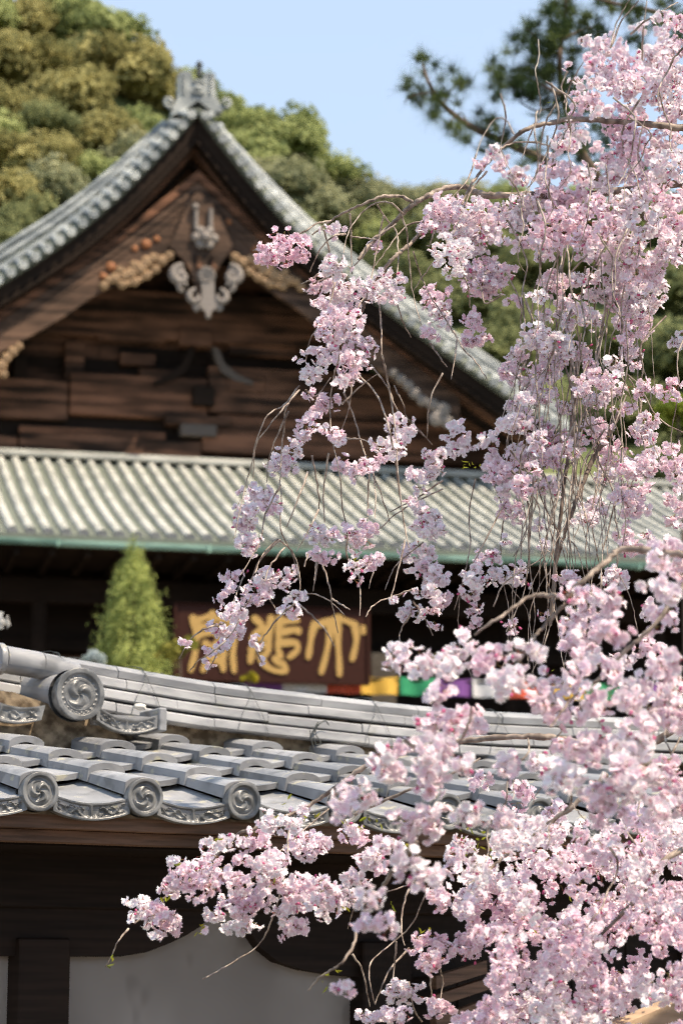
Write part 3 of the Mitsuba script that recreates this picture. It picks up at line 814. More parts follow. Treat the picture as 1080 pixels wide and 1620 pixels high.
# carved fins beside the pendant and lower down the bargeboards
def blobs(name, pts, mat, d, thick=0.10, label=None):
    ms = []
    for x, y, r in pts:
        q = hp(x, y, d); R = r / FPX * 49
        ms.append(ball(q, R, 2, (1, thick / max(R, 0.01) * 0.9, 1)))
        if R > 0.07:
            ms.append(cat([tube([q + [R * 0.62 * math.cos(a) * s, -thick * 0.75, R * 0.62 * math.sin(a) * s] for a, s in zip(np.linspace(0, 5.2, 12), np.linspace(1, 0.25, 12))], 0.028, 6)]))
    for (x0, y0, r0_), (x1, y1, r1_) in zip(pts[:-1], pts[1:]):
        a, b = hp(x0, y0, d + 0.03), hp(x1, y1, d + 0.03)
        if np.linalg.norm(a - b) < 0.6:
            ms.append(tube([a, b], [r0_ / FPX * 49 * 0.7, r1_ / FPX * 49 * 0.7], 8))
    k = put(hall, name, cat(ms), mat, 50, m=H.m)
    if label: labels[k] = {'label': label}
finL = [(268, 404, 9), (256, 412, 10), (243, 408, 9), (232, 414, 11), (222, 424, 12), (212, 420, 9), (207, 432, 11), (197, 436, 10), (190, 428, 8), (183, 440, 10), (172, 443, 8), (164, 452, 8), (246, 426, 8), (232, 436, 8), (213, 446, 8), (193, 450, 8)]
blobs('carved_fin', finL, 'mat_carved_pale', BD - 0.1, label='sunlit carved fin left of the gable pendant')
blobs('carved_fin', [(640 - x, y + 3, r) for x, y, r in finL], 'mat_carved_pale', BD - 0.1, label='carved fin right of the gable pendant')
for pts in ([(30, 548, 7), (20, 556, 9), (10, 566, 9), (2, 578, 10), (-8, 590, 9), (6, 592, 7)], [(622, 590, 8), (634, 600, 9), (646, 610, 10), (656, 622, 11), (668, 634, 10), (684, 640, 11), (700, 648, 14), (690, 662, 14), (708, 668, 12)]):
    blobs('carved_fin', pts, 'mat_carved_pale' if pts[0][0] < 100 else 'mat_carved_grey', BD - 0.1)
for x, y, r in ((231, 386, 9), (248, 378, 6), (213, 393, 6), (405, 395, 9), (362, 350, 6), (175, 422, 9), (163, 437, 7)):
    q = hp(x, y, BD - 0.01); R = r / FPX * 49
    put(hall, 'nail_cover', ball(q, R, 2, (1, 0.6, 1)), 'mat_orange_wood', True, m=H.m)
# the pendant (gegyo)
PD = BD - 0.22
pend = sub(hall, 'gable_pendant')
def outline(pts): return [(hp(x, y, PD)[0], hp(x, y, PD)[2]) for x, y in pts]
scene[pend] = {**ply(slab(outline([(313, 300), (336, 322), (352, 350), (368, 388), (354, 410), (342, 428), (338, 445), (330, 470), (323, 497), (316, 470), (306, 445), (302, 428), (290, 410), (268, 388), (286, 350), (296, 322)]), PD, PD + 0.12), 'mat_barge'), 'to_world': mat4(H.m)}
labels[pend] = {'label': 'carved grey pendant hanging below the gable apex'}
def curl(x, y, r, w, a0, turns, sx):
    """A scroll: a tapering tube wound inwards."""
    q = hp(x, y, PD - 0.05); R = r / FPX * 49
    t = np.linspace(0, 1, 22)
    ang = a0 + turns * 2 * np.pi * t
    rad = R * (1 - 0.80 * t)
    p = np.stack([q[0] + sx * rad * np.cos(ang), np.full(22, q[1]) - 0.03 * t, q[2] + rad * np.sin(ang)], 1)
    return tube(p, np.interp(t, [0, 0.3, 1], [w * 0.6, w, w * 0.55]) / FPX * 49, 8)
for sx, x in ((-1, 286), (1, 366)):
    k = put(pend, 'scroll', cat([curl(x, 436, 19, 8, math.pi * 0.55, -0.92, sx), curl(x - sx * 4, 452, 10, 6, -math.pi * 0.5, 0.8, sx), ball(hp(x + sx * 4, 432, PD - 0.02), 0.15, 2, (1, 0.5, 1.5))]), 'mat_carved_grey', 50, m=H.m)
for sx, x in ((-1, 309), (1, 348)):
    put(pend, 'scroll', cat([curl(x, 470, 14, 6.5, math.pi * 0.5, -0.9, sx), ball(hp(x - sx * 2, 484, PD - 0.02), 0.10, 2, (1, 0.5, 1.3))]), 'mat_carved_grey', 50, m=H.m)
put(pend, 'stem', slab(outline([(317, 445), (338, 445), (338, 470), (344, 484), (334, 495), (329, 500), (324, 495), (314, 484), (319, 470)]), PD - 0.09, PD - 0.002), 'mat_carved_grey', False, m=H.m)
put(pend, 'tip', ball(hp(329, 500, PD - 0.05), 0.065, 2), 'mat_carved_grey', True, m=H.m)
put(pend, 'medallion', cat([tube([hp(326, 436, PD - 0.02), hp(326, 436, PD - 0.10)], [0.21, 0.19], 24), tube([hp(326, 436, PD - 0.10) + [0.13 * math.cos(a), 0, 0.13 * math.sin(a)] for a in np.linspace(0, 2 * np.pi, 25)], 0.025, 6)]), 'mat_carved_grey', 40, m=H.m)
fl = hp(324, 376, PD - 0.06)
put(pend, 'flower', cat([ball(fl + [0.20 * math.cos(a), 0, 0.18 * math.sin(a)], 0.11, 2, (1, 0.7, 1)) for a in np.linspace(0, 2 * np.pi, 7)[:-1]] + [ball(fl + [0, -0.06, 0], 0.13, 2)]), 'mat_carved_grey', True, m=H.m)
for x in (310, 333):
    a, b = hp(x, 330, PD - 0.06), hp(x, 364, PD - 0.06)
    put(pend, 'peg', tube([b, a], [0.055, 0.05], 10), 'mat_carved_grey', 40, m=H.m)
    a, b = hp(x + 4, 404, PD - 0.06), hp(x + 4, 424, PD - 0.06)
    put(pend, 'peg', tube([b, a], [0.06, 0.06], 10), 'mat_hall_brown', 40, m=H.m)
put(pend, 'peg', ball(hp(309, 327, PD - 0.08), 0.085, 2), 'mat_carved_grey', True, m=H.m)

# gable wall of planks, with beams and struts traced in its plane
gw = sub(hall, 'gable_wall')
tri = [verge(u, -1, -0.5, WDH) for u in np.linspace(8.2, 0.3, 14)] + [verge(u, 1, -0.5, WDH) for u in np.linspace(0.3, 8.2, 14)]
poly = Polygon([(p[0], p[2]) for p in tri]).buffer(0)
zlo, zhi = zt + 0.1, apex[2]
poly = unary_union([poly, Polygon([(apex[0] - 8, zlo), (apex[0] + 8, zlo), (apex[0] + 8, zlo + 0.5), (apex[0] - 8, zlo + 0.5)])])
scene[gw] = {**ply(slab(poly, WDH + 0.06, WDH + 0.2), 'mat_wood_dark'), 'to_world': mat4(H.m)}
labels[gw] = {'label': 'shaded gable wall of dark planks, beams and carved struts'}
z = zlo
i = 0
while z < zhi - 1.0:
    h = float(rng.uniform(0.24, 0.34))
    x = apex[0] - 8
    cuts = sorted(rng.uniform(-7, 7, 2))
    edges = [-8.0, *cuts, 8.0]
    for a, b in zip(edges[:-1], edges[1:]):
        pc = Polygon([(apex[0] + a + 0.01, z + 0.012), (apex[0] + b - 0.01, z + 0.012), (apex[0] + b - 0.01, z + h), (apex[0] + a + 0.01, z + h)]).intersection(poly)
        if pc.area > 0.05:
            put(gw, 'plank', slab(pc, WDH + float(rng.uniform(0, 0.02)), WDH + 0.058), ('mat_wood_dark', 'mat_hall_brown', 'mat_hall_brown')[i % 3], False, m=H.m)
            i += 1
    z += h
def beam_px(name, x0, y0, x1, y1, mat, d0, d1=0.0, label=None):
    a, b = hp(x0, y1, WDH - d0), hp(x1, y0, WDH - d0)
    k = put(gw, name, cbox(a[0], b[0], WDH - d0, WDH - d1 - 0.003, a[2], b[2], 0.02), mat, False, m=H.m)
    return k
beam_px('beam', -120, 484, 640, 514, 'mat_hall_brown', 0.35)
beam_px('beam', -160, 602, 108, 652, 'mat_hall_brown', 0.38)
beam_px('beam', 110, 600, 328, 654, 'mat_hall_red', 0.42)
beam_px('beam', 330, 602, 760, 652, 'mat_hall_brown', 0.40)
beam_px('beam', -160, 688, 28, 712, 'mat_hall_brown', 0.45)
beam_px('beam', 30, 684, 262, 698, 'mat_hall_red', 0.46)
beam_px('beam', 30, 699, 318, 714, 'mat_hall_brown', 0.50)
beam_px('beam', 345, 682, 860, 697, 'mat_hall_red', 0.46)
beam_px('beam', 320, 698, 860, 714, 'mat_hall_red', 0.50)
beam_px('beam', -160, 655, 860, 683, 'mat_wood_dark', 0.20)
beam_px('block', 155, 522, 262, 536, 'mat_hall_brown', 0.30)
beam_px('block', 284, 520, 336, 545, 'mat_hall_brown', 0.42)
beam_px('block', 362, 526, 470, 560, 'mat_hall_brown', 0.22)
beam_px('block', 190, 560, 246, 576, 'mat_hall_brown', 0.22)
beam_px('block', 220, 585, 275, 603, 'mat_hall_red', 0.42)
beam_px('block', 360, 592, 420, 618, 'mat_hall_brown', 0.44)
beam_px('block', 305, 612, 340, 640, 'mat_wood_dark', 0.60)
beam_px('block', 286, 672, 343, 688, 'mat_strut', 0.62)
beam_px('block', 262, 660, 366, 670, 'mat_hall_brown', 0.58)
beam_px('post', 102, 540, 134, 612, 'mat_hall_brown', 0.25)
beam_px('post', 20, 560, 44, 660, 'mat_wood_dark', 0.3)
beam_px('post', 500, 540, 530, 612, 'mat_wood_dark', 0.25)
for sx in (-1, 1):
    ptsf = [(322 + sx * 14, 548), (322 + sx * 24, 552), (322 + sx * 34, 575), (322 + sx * 54, 592), (322 + sx * 78, 603), (322 + sx * 78, 609), (322 + sx * 50, 602), (322 + sx * 28, 588), (322 + sx * 18, 566)]
    put(gw, 'frog_leg_strut', slab([(hp(x, y, WDH - 0.5)[0], hp(x, y, WDH - 0.5)[2]) for x, y in ptsf], WDH - 0.5, WDH - 0.25), 'mat_strut' if sx > 0 else 'mat_wood_dark', False, m=H.m)

# ridge-end tile, ridge and finial
rt = sub(hall, 'ridge_end_tile')
OD = VD + 0.25
def oo(pts): return Polygon([(hp(x, y, OD)[0], hp(x, y, OD)[2]) for x, y in pts])
body = oo([(283, 113), (303, 111), (304, 126), (322, 126), (323, 114), (340, 115), (341, 150), (350, 165), (352, 176), (336, 176), (313, 158), (290, 176), (272, 182), (274, 166), (283, 150)])
scene[rt] = {**ply(slab(body.buffer(0), OD, OD + 0.35), 'mat_kawara_hall'), 'to_world': mat4(H.m)}
for x, y, s in ((268, 160, -1), (357, 161, 1)):
    q = hp(x, y, OD - 0.02)
    put(rt, 'curl', cat([tube([q + [s * 0.10 * math.cos(a) * k, 0, 0.10 * math.sin(a) * k] for a, k in zip(np.linspace(-1.6, 4, 14), np.linspace(1.2, 0.3, 14))], 0.045, 8), tube([q + [0, 0.1, -0.1], q + [-s * 0.18, 0.1, -0.1], q + [-s * 0.3, 0.1, 0.05]], 0.06, 8)]), 'mat_kawara_hall', 50, m=H.m)
for x in (290, 333):
    for y in range(119, 152, 7):
        put(rt, 'boss', ball(hp(x, y, OD - 0.01), 0.045, 1), 'mat_kawara_hall', True, m=H.m)
q0, q1 = hp(304, 148, OD), hp(323, 128, OD)
put(rt, 'crest', cat([cbox(q0[0], q1[0], OD - 0.06, OD - 0.005, q0[2], q0[2] + 0.06, 0.01), ball(hp(313, 138, OD - 0.05), 0.09, 2, (1, 0.6, 0.7)), cbox(q0[0], q1[0], OD - 0.06, OD - 0.005, q1[2] - 0.05, q1[2] + 0.02, 0.01)]), 'mat_kawara_hall', 40, m=H.m)
q = hp(313, 150, OD)
put(hall, 'main_ridge', cbox(q[0] - 0.28, q[0] + 0.28, OD + 0.36, OD + 6.5, q[2] - 0.6, q[2] + 0.25, 0.05), 'mat_kawara_hall', False, m=H.m)
for s in (-1, 1):
    for j in range(3):
        put(hall, 'ridge_course', cbox(q[0] + s * (0.30 + 0.05 * j) - 0.02, q[0] + s * (0.30 + 0.05 * j) + 0.02, OD + 0.40, OD + 6.5, q[2] - 0.55 + 0.02, q[2] + 0.1 - 0.22 * j, 0.01), 'mat_kawara_hall', False, m=H.m)
q = hp(315, 112, OD + 0.3)
put(hall, 'finial', cat([tube([q + [0, 0, -0.1], q + [0, 0, 0.1], q + [0, 0, 0.16], q + [0, 0, 0.24]], [0.07, 0.06, 0.09, 0.03], 10)]), 'mat_wire', 40, m=H.m)

# ------------------------------------------------------------------ signboard and five-colour curtain on the hall
SD = 0.35
sb = thing('signboard', 'dark red wooden signboard with three large gold brushed characters under the hall eave', 'sign')
q0, q1 = hp(279, 1074, SD), hp(579, 966, SD)
put(sb, 'board', cbox(q0[0], q1[0], SD, SD + 0.08, q0[2], q1[2], 0.015), 'mat_signboard', False, m=H.m)
for a, b, c_, d_ in ((q0[0] - 0.06, q1[0] + 0.06, q1[2], q1[2] + 0.03), (q0[0] - 0.06, q1[0] + 0.06, q0[2] - 0.03, q0[2]), (q0[0] - 0.07, q0[0], q0[2], q1[2]), (q1[0], q1[0] + 0.07, q0[2], q1[2])):
    put(sb, 'frame', cbox(a, b, SD - 0.04, SD + 0.06, c_, d_, 0.012), 'mat_signboard', False, m=H.m)
ZS = 2.919
STROKES = [
    # 大 (rightmost)
    ([(722, 138), (708, 190), (700, 240), (692, 292)], [(745, 140), (790, 126), (835, 116), (880, 130), (908, 142)], [(906, 142), (914, 200), (908, 250), (895, 302)], [(796, 136), (788, 210), (772, 290), (752, 362)], [(828, 136), (828, 220), (834, 300), (836, 372)], [(822, 112), (840, 108)]),
    # 悲
    ([(446, 114), (478, 150), (440, 192)], [(478, 152), (500, 200), (432, 206)], [(520, 112), (512, 190), (508, 260), (470, 300)], [(560, 112), (556, 180), (552, 250), (566, 290)], [(562, 128), (642, 122)], [(556, 180), (640, 164), (646, 178)], [(556, 226), (632, 226), (642, 258), (606, 292)], [(430, 256), (506, 232)], [(430, 284), (424, 312)], [(474, 292), (492, 326), (532, 352), (586, 356), (574, 318)], [(540, 300), (556, 322)]),
    # 閣 (leftmost)
    ([(160, 112), (176, 180), (172, 260), (150, 352)], [(168, 128), (252, 96)], [(250, 92), (244, 168)], [(178, 190), (244, 178)], [(176, 158), (244, 140)], [(272, 108), (338, 128), (352, 200), (344, 280), (350, 356)], [(272, 150), (334, 160)], [(270, 186), (338, 196)], [(218, 228), (258, 280), (296, 330)], [(272, 226), (230, 300), (206, 352)], [(300, 262), (300, 350)], [(222, 310), (300, 306)]),
]
for n_, ch in enumerate(STROKES):
    pieces = []
    for st in ch:
        q = np.array([hp(250 + a / ZS, 940 + b / ZS, SD)[[0, 2]] for a, b in smooth_path(np.array(st, float), 6)])
        wd = np.interp(np.linspace(0, 1, len(q)), [0, 0.12, 0.5, 0.9, 1], [0.070, 0.078, 0.048, 0.062, 0.050])
        for a, b, w0, w1 in zip(q[:-1], q[1:], wd[:-1], wd[1:]):
            pieces.append(unary_union([Point(*a).buffer(w0, 5), Point(*b).buffer(w1, 5)]).convex_hull)
    shp = unary_union(pieces)
    k = put(sb, 'character', slab(shp, SD - 0.03, SD - 0.002), 'mat_gold', False, m=H.m)
q = hp(574, 997, SD)
put(sb, 'character', cbox(q[0] - 0.05, q[0] + 0.05, SD - 0.02, SD - 0.002, q[2] - 0.09, q[2] + 0.09, 0.005), 'mat_gold', False, m=H.m)

cur = thing('temple_curtain', 'five-coloured temple curtain hanging low in front of the dark hall', 'curtain')
CD = 0.6
ncol = 0
for x0, x1, colr in ((385, 446, 'purple'), (447, 516, 'white'), (517, 569, 'red'), (570, 631, 'yellow'), (632, 690, 'green'), (690, 747, 'purple'), (747, 806, 'white'), (806, 866, 'red'), (866, 925, 'yellow'), (925, 984, 'green'), (984, 1043, 'purple'), (1043, 1100, 'white')):
    a, b = hp(x0, 1074, CD)[0], hp(x1, 1074, CD)[0]
    zt_ = hp(480, 1066, CD)[2]
    U = np.linspace(0, 1, 14); V = np.linspace(0, 1, 8)
    P = np.array([[[a + (b - a) * u, CD + 0.05 * math.sin(u * 9 + x0) * (0.3 + v), zt_ - 0.04 * math.sin(u * math.pi) * (1 - v) - 0.36 * v] for v in V] for u in U])
    k = put(cur, 'cloth_panel', grid_mesh(P), 'mat_cloth_' + colr, True, m=H.m)
    labels[k] = {'label': f'{colr} panel of the curtain'}
a, b = hp(320, 1070, CD), hp(1100, 1070, CD)
put(cur, 'rod', tube([[XA + 0.3, CD + 0.02, a[2] + 0.03], [XB - 0.5, CD + 0.02, a[2] + 0.03]], 0.025, 8), 'mat_wood_dark', 40, m=H.m)

# ------------------------------------------------------------------ trees
def leaf_cards(centres, normals, size, cols, r, aspect=0.7, fold=0.0):
    """One kite-shaped leaf (two triangles) per centre, roughly square to its normal."""
    n = len(centres)
    nn = normals + r.normal(0, 0.45, (n, 3)); nn /= np.linalg.norm(nn, axis=1, keepdims=True)
    a = np.cross(nn, r.normal(0, 1, (n, 3))); a /= np.linalg.norm(a, axis=1, keepdims=True) + 1e-9
    b = np.cross(nn, a)
    s = (size * r.uniform(0.6, 1.3, n))[:, None] if np.ndim(size) == 0 else size[:, None]
    v = np.stack([centres - a * s * 0.5, centres + b * s * aspect * 0.5 + nn * s * fold, centres + a * s * 0.5, centres - b * s * aspect * 0.5 + nn * s * fold], 1).reshape(-1, 3)
    i = np.arange(n)[:, None] * 4
    f = np.vstack([i + [0, 1, 2], i + [0, 2, 3]])
    return tm(v, f), np.repeat(cols, 4, axis=0)

def crown(seed, n, rx, rz, leaf, c0, c1, lumps=9):
    r = np.random.default_rng(seed)
    L = r.normal(0, 1, (lumps, 3)); L /= np.linalg.norm(L, axis=1, keepdims=True)
    L[:, 2] = np.abs(L[:, 2]) * 0.9 - 0.25
    L = L * np.array([rx, rx, rz]) * r.uniform(0.35, 0.72, (lumps, 1))
    R = r.uniform(0.34, 0.60, lumps) * rx
    k = r.integers(0, lumps, n)
    d = r.normal(0, 1, (n, 3)); d /= np.linalg.norm(d, axis=1, keepdims=True)
    d[:, 2] = np.where(d[:, 2] < -0.35, -d[:, 2] * 0.6, d[:, 2])
    P = L[k] + d * (R[k] * r.uniform(0.70, 1.06, n) * (0.85 + 0.3 * meshkit.noise((L[k] + d * R[k][:, None]) * 2.2)))[:, None]
    tint = np.clip(0.5 + 0.28 * r.normal(0, 1, lumps)[k] + 0.18 * r.normal(0, 1, n), 0, 1)[:, None]
    cols = np.array(c0) * (1 - tint) + np.array(c1) * tint
    return leaf_cards(P, d, leaf, cols, r)

SPECIES = {
    'olive': ((0.20, 0.19, 0.075), (0.46, 0.42, 0.18), 'olive-yellow rounded tree'),
    'green': ((0.15, 0.19, 0.07), (0.40, 0.44, 0.19), 'mid-green leafy tree'),
    'dark': ((0.11, 0.13, 0.06), (0.28, 0.30, 0.14), 'dark evergreen tree'),
    'grey': ((0.18, 0.20, 0.11), (0.42, 0.42, 0.25), 'pale grey-green tree'),
}
crown_ply = {}
for i, (sp, (c0, c1, _)) in enumerate(SPECIES.items()):
    crown_ply[sp] = []
    for v in range(3 if sp in ('olive', 'green') else 2):
        m, c = crown(100 + 10 * i + v, 3300, 1.0, 0.95, 0.135, c0, c1, 14)
        crown_ply[sp].append(ply(m, 'mat_leaf', False, color=c))
trunk_ply = ply(tube([[0, 0, -1.9], [0.03, 0, -1.1], [0.0, 0.04, -0.3]], [0.10, 0.08, 0.05], 7), 'mat_pine_bark', 40)

# trees traced on the hillside: photo x, y, crown radius in px, distance, kind
HT = [(30, 30, 70, 108, 'olive'), (105, 20, 60, 112, 'green'), (160, 45, 62, 112, 'green'), (-20, 90, 80, 100, 'olive'), (75, 95, 62, 104, 'olive'), (185, 105, 78, 104, 'olive'), (245, 140, 60, 106, 'olive'), (120, 150, 62, 102, 'olive'), (290, 135, 45, 108, 'green'),
      (90, 200, 66, 97, 'dark'), (10, 170, 66, 96, 'olive'), (40, 245, 72, 90, 'olive'), (165, 215, 62, 96, 'olive'), (225, 205, 55, 98, 'green'), (215, 250, 60, 94, 'grey'), (-10, 310, 75, 84, 'olive'), (85, 305, 66, 86, 'grey'), (160, 275, 50, 90, 'green'), (150, 330, 52, 85, 'grey'), (40, 350, 60, 80, 'dark'), (270, 215, 45, 98, 'olive'), (-60, 200, 80, 94, 'green'), (-50, 20, 80, 106, 'green'), (0, 395, 50, 78, 'dark'), (95, 380, 45, 80, 'grey'), (130, 90, 45, 108, 'dark'),
      (345, 180, 50, 110, 'green'), (400, 205, 62, 108, 'green'), (455, 215, 62, 108, 'green'), (510, 265, 58, 106, 'green'), (380, 255, 62, 102, 'green'), (440, 285, 62, 100, 'grey'), (500, 330, 58, 96, 'grey'), (550, 300, 46, 104, 'grey'), (595, 318, 48, 106, 'grey'), (645, 322, 46, 108, 'grey'), (560, 360, 55, 94, 'dark'), (620, 375, 55, 92, 'green'), (690, 315, 48, 108, 'grey'), (745, 318, 44, 108, 'grey'), (430, 340, 48, 95, 'dark'), (680, 380, 58, 92, 'dark'), (740, 385, 60, 90, 'dark'), (480, 385, 50, 90, 'dark'), (610, 440, 60, 84, 'dark'), (680, 460, 62, 80, 'dark'), (750, 470, 66, 76, 'dark'), (800, 400, 60, 88, 'dark'), (800, 330, 50, 106, 'green'), (860, 335, 50, 106, 'grey'), (920, 335, 52, 106, 'green'), (985, 345, 52, 106, 'dark'), (1050, 350, 56, 104, 'green'), (1110, 370, 60, 104, 'dark'), (860, 420, 62, 88, 'dark'), (930, 430, 66, 86, 'dark'), (1005, 440, 66, 86, 'dark'), (1080, 450, 70, 84, 'dark'), (760, 560, 66, 72, 'dark'), (840, 520, 70, 72, 'dark'), (920, 540, 72, 70, 'dark'), (1000, 560, 74, 70, 'dark'), (1085, 570, 76, 70, 'dark'), (900, 640, 70, 66, 'dark'), (985, 660, 72, 66, 'dark'), (1085, 665, 60, 62, 'green'), (1060, 740, 60, 62, 'dark')]
tree_rows = []
for x, y, R, _, sp in HT:
    cr = float(np.interp(x, SKY_X, SKY_Y)) + 62
    t_h = min(max((790 - (y + 0.55 * R)) / (790 - cr), 0.02), 1.0)
    Y_ = 58 + (HY - 58) * t_h - 0.8
    p = at(x, y + 0.30 * R, Y_); rad = R / FPX * Y_ * 1.36
    side = 'on the hillside left of the gable' if x < 300 else ('above the right roof slope' if x < 700 else 'behind the cherry blossoms')
    tree_rows.append((p, rad, sp, side, x, y))
groups = {}
for i, t in enumerate(tree_rows): groups.setdefault((t[2], t[3]), []).append(i)
ORD = 'leftmost,second,third,fourth,fifth,sixth,seventh,eighth,ninth,tenth,eleventh,twelfth,thirteenth,fourteenth,fifteenth,sixteenth,seventeenth,eighteenth,nineteenth,twentieth,twenty-first,twenty-second,twenty-third,twenty-fourth'.split(',')
for i, (p, rad, sp, side, x, y) in enumerate(tree_rows):
    g = sorted(groups[(sp, side)], key=lambda k: tree_rows[k][4])
    kind = SPECIES[sp][2]
    grp = f'{kind}s {side}' if len(g) > 1 else None
    if len(g) == 1: lab = f'only {kind} {side}'
    elif g[-1] == i: lab = f'rightmost of the {kind}s {side}'
    else: lab = f'{ORD[g.index(i)]}{" from the left" if g.index(i) else ""} of the {kind}s {side}'
    t = thing('hillside_tree', lab, 'tree', grp)
    v = crown_ply[sp][i % len(crown_ply[sp])]
    m = tr(*p) @ rot([0, 0, 1], 57 * i % 360) @ np.diag([rad * (0.86 + 0.3 * ((i * 7) % 10) / 10), rad * (0.9 + 0.25 * ((i * 3) % 7) / 7), rad * (0.82 + 0.3 * ((i * 5) % 9) / 9), 1])
    put(t, 'crown', v, None, m=m)
    put(t, 'trunk', trunk_ply, None, m=tr(*p) @ np.diag([rad, rad, rad * 1.6, 1]))

# clipped conifer in front of the hall
cf = thing('conifer', 'yellow-green cone-shaped conifer standing before the dark hall front', 'tree')
r = np.random.default_rng(21)
CY = 36.0
top, bot = at(211, 864, CY), at(211, 1110, CY)
hh = top[2] - bot[2]
n = 10500
t = r.uniform(0, 1, n) ** 0.62
prof_ = np.interp(t, [0, 0.05, 0.2, 0.45, 0.75, 1], [0.02, 0.14, 0.36, 0.58, 0.70, 0.64]) * 0.72
a = r.uniform(0, 2 * np.pi, n)
lump = 0.72 + 0.56 * meshkit.fbm(np.stack([np.cos(a) * 2.6, np.sin(a) * 2.6, t * 14], -1), 3)
lump = lump + 0.95 * (meshkit.noise(np.stack([np.cos(a) * 6, np.sin(a) * 6, t * 34], -1)) - 0.5)
rr = prof_ * lump * r.uniform(0.72, 1.05, n)
P = np.stack([top[0] + rr * np.cos(a), CY + rr * np.sin(a), top[2] - t * hh + 0.10 * r.normal(0, 1, n)], 1)
tint = np.clip(meshkit.fbm(P * 4.0, 3) * 1.6 - 0.3 + 0.2 * r.normal(0, 1, n), 0, 1)[:, None]
cols = np.array([0.15, 0.19, 0.06]) * (1 - tint) + np.array([0.55, 0.60, 0.20]) * tint
nrm = np.stack([np.cos(a), np.sin(a), np.full(n, 0.5)], 1)
m, c = leaf_cards(P, nrm, 0.085, cols, r, 0.35)
put(cf, 'crown', m, 'mat_leaf', False, color=c)
put(cf, 'trunk', tube([[top[0], CY, float(ground_z(top[0], CY)) - 0.1], [top[0], CY, bot[2] + 1.0], [top[0], CY, top[2] - 0.5]], [0.11, 0.08, 0.03], 8), 'mat_pine_bark', 40)

def shrub(name, label, cat_, x, y, Y_, R, c0, c1, n, leaf, seed, sq=1.0):
    t = thing(name, label, cat_)
    p = at(x, y, Y_); rad = R / FPX * Y_
    m, c = crown(seed, n, rad, rad * sq, leaf, c0, c1, 6)
    put(t, 'foliage', m, 'mat_leaf', False, color=c, m=tr(*p))
    gz = float(ground_z(p[0], Y_)) - 0.05
    put(t, 'stem', tube([[p[0], Y_, gz], [p[0] + 0.02, Y_, (gz + p[2]) / 2], [p[0], Y_, p[2]]], [0.03, 0.025, 0.015], 6), 'mat_pine_bark', 40)
shrub('shrub', 'yellow-green young shrub right of the cone-shaped conifer', 'shrub', 285, 1035, 34, 36, (0.16, 0.17, 0.03), (0.42, 0.38, 0.10), 700, 0.09, 31, 1.1)
shrub('shrub', 'small yellow-green sprig peeping over the ridge below the signboard', 'shrub', 395, 1075, 30, 16, (0.22, 0.20, 0.02), (0.5, 0.42, 0.04), 120, 0.07, 32)
shrub('flowering_shrub', 'white-flowered shrub at the left edge above the swept-up ridge end', 'shrub', -6, 990, 15, 34, (0.45, 0.45, 0.42), (0.8, 0.78, 0.76), 60, 0.055, 33, 1.2)
shrub('flowering_shrub', 'pale flowering shrub at the foot of the cone-shaped conifer', 'shrub', 150, 1045, 30, 24, (0.35, 0.42, 0.42), (0.6, 0.66, 0.66), 110, 0.10, 34)
shrub('shrub', 'bright yellow-green tree behind the blossoms at the right edge', 'tree', 1072, 655, 28, 42, (0.16, 0.22, 0.03), (0.36, 0.42, 0.08), 900, 0.10, 35, 1.2)

# pine reaching in from the upper right
pine = thing('pine_tree', 'dark pine branches with needle tufts against the sky behind the cherry', 'tree')
PY = 16.0
r = np.random.default_rng(5)
def pp(x, y, dy=0.0): return at(x, y, PY + dy)
pb = [([(1250, 470), (1080, 380), (960, 300), (880, 262), (800, 225), (745, 200), (700, 165), (678, 130), (668, 100)], 0.075, 0.012),
      ([(960, 300), (915, 230), (890, 150), (885, 90), (892, 40), (895, 0)], 0.055, 0.012),
      ([(885, 150), (850, 130), (815, 120), (780, 128)], 0.025, 0.008), ([(888, 90), (850, 62), (832, 42)], 0.02, 0.007), ([(890, 60), (925, 45), (948, 40)], 0.02, 0.007), ([(882, 165), (850, 175), (820, 160)], 0.02, 0.007),
      ([(1250, 120), (1100, 50), (1040, 20), (985, 8), (940, -4)], 0.05, 0.012), ([(700, 165), (716, 138), (730, 128)], 0.015, 0.006), ([(690, 145), (655, 150), (640, 160)], 0.012, 0.006), ([(740, 198), (730, 178), (712, 190)], 0.012, 0.006), ([(800, 225), (775, 190), (765, 215)], 0.015, 0.006)]
spots = []
for pts, r0_, r1_ in pb:
    q = smooth_path(np.array([pp(x, y, 0.25 * math.sin(i * 1.7 + x)) for i, (x, y) in enumerate(pts)]), 6)
    put(pine, 'branch', tube(q, np.linspace(r0_, r1_, len(q)) * 0.62, 7), 'mat_pine_bark', 40)
NEED = [(668, 100, 9), (680, 118, 10), (672, 150, 12), (648, 140, 12), (650, 160, 8), (695, 150, 10), (722, 130, 14), (735, 128, 8), (700, 185, 12), (722, 205, 12), (745, 205, 14), (770, 195, 14), (765, 220, 12), (800, 230, 16), (830, 238, 14),
        (792, 108, 14), (778, 128, 10), (800, 140, 14), (815, 120, 14), (830, 55, 12), (845, 45, 16), (870, 25, 20), (890, 10, 20), (905, 25, 18), (885, 50, 22), (860, 70, 22), (845, 95, 20), (830, 110, 18), (870, 105, 22), (895, 85, 20), (905, 55, 18), (850, 130, 20), (825, 140, 14), (870, 140, 18), (895, 120, 16), (845, 158, 12), (870, 165, 14), (905, 150, 14), (920, 50, 12), (942, 40, 14), (945, 48, 10), (890, 185, 14), (920, 165, 14),
        (950, 10, 14), (975, 8, 14), (1000, 20, 14), (1030, 30, 16), (1055, 15, 16), (1075, 35, 16), (1010, 60, 14), (1060, 60, 14), (910, 235, 16), (900, 205, 14), (940, 250, 18), (960, 220, 20), (880, 250, 14), (1000, 260, 16), (1045, 110, 14), (960, 190, 14)]
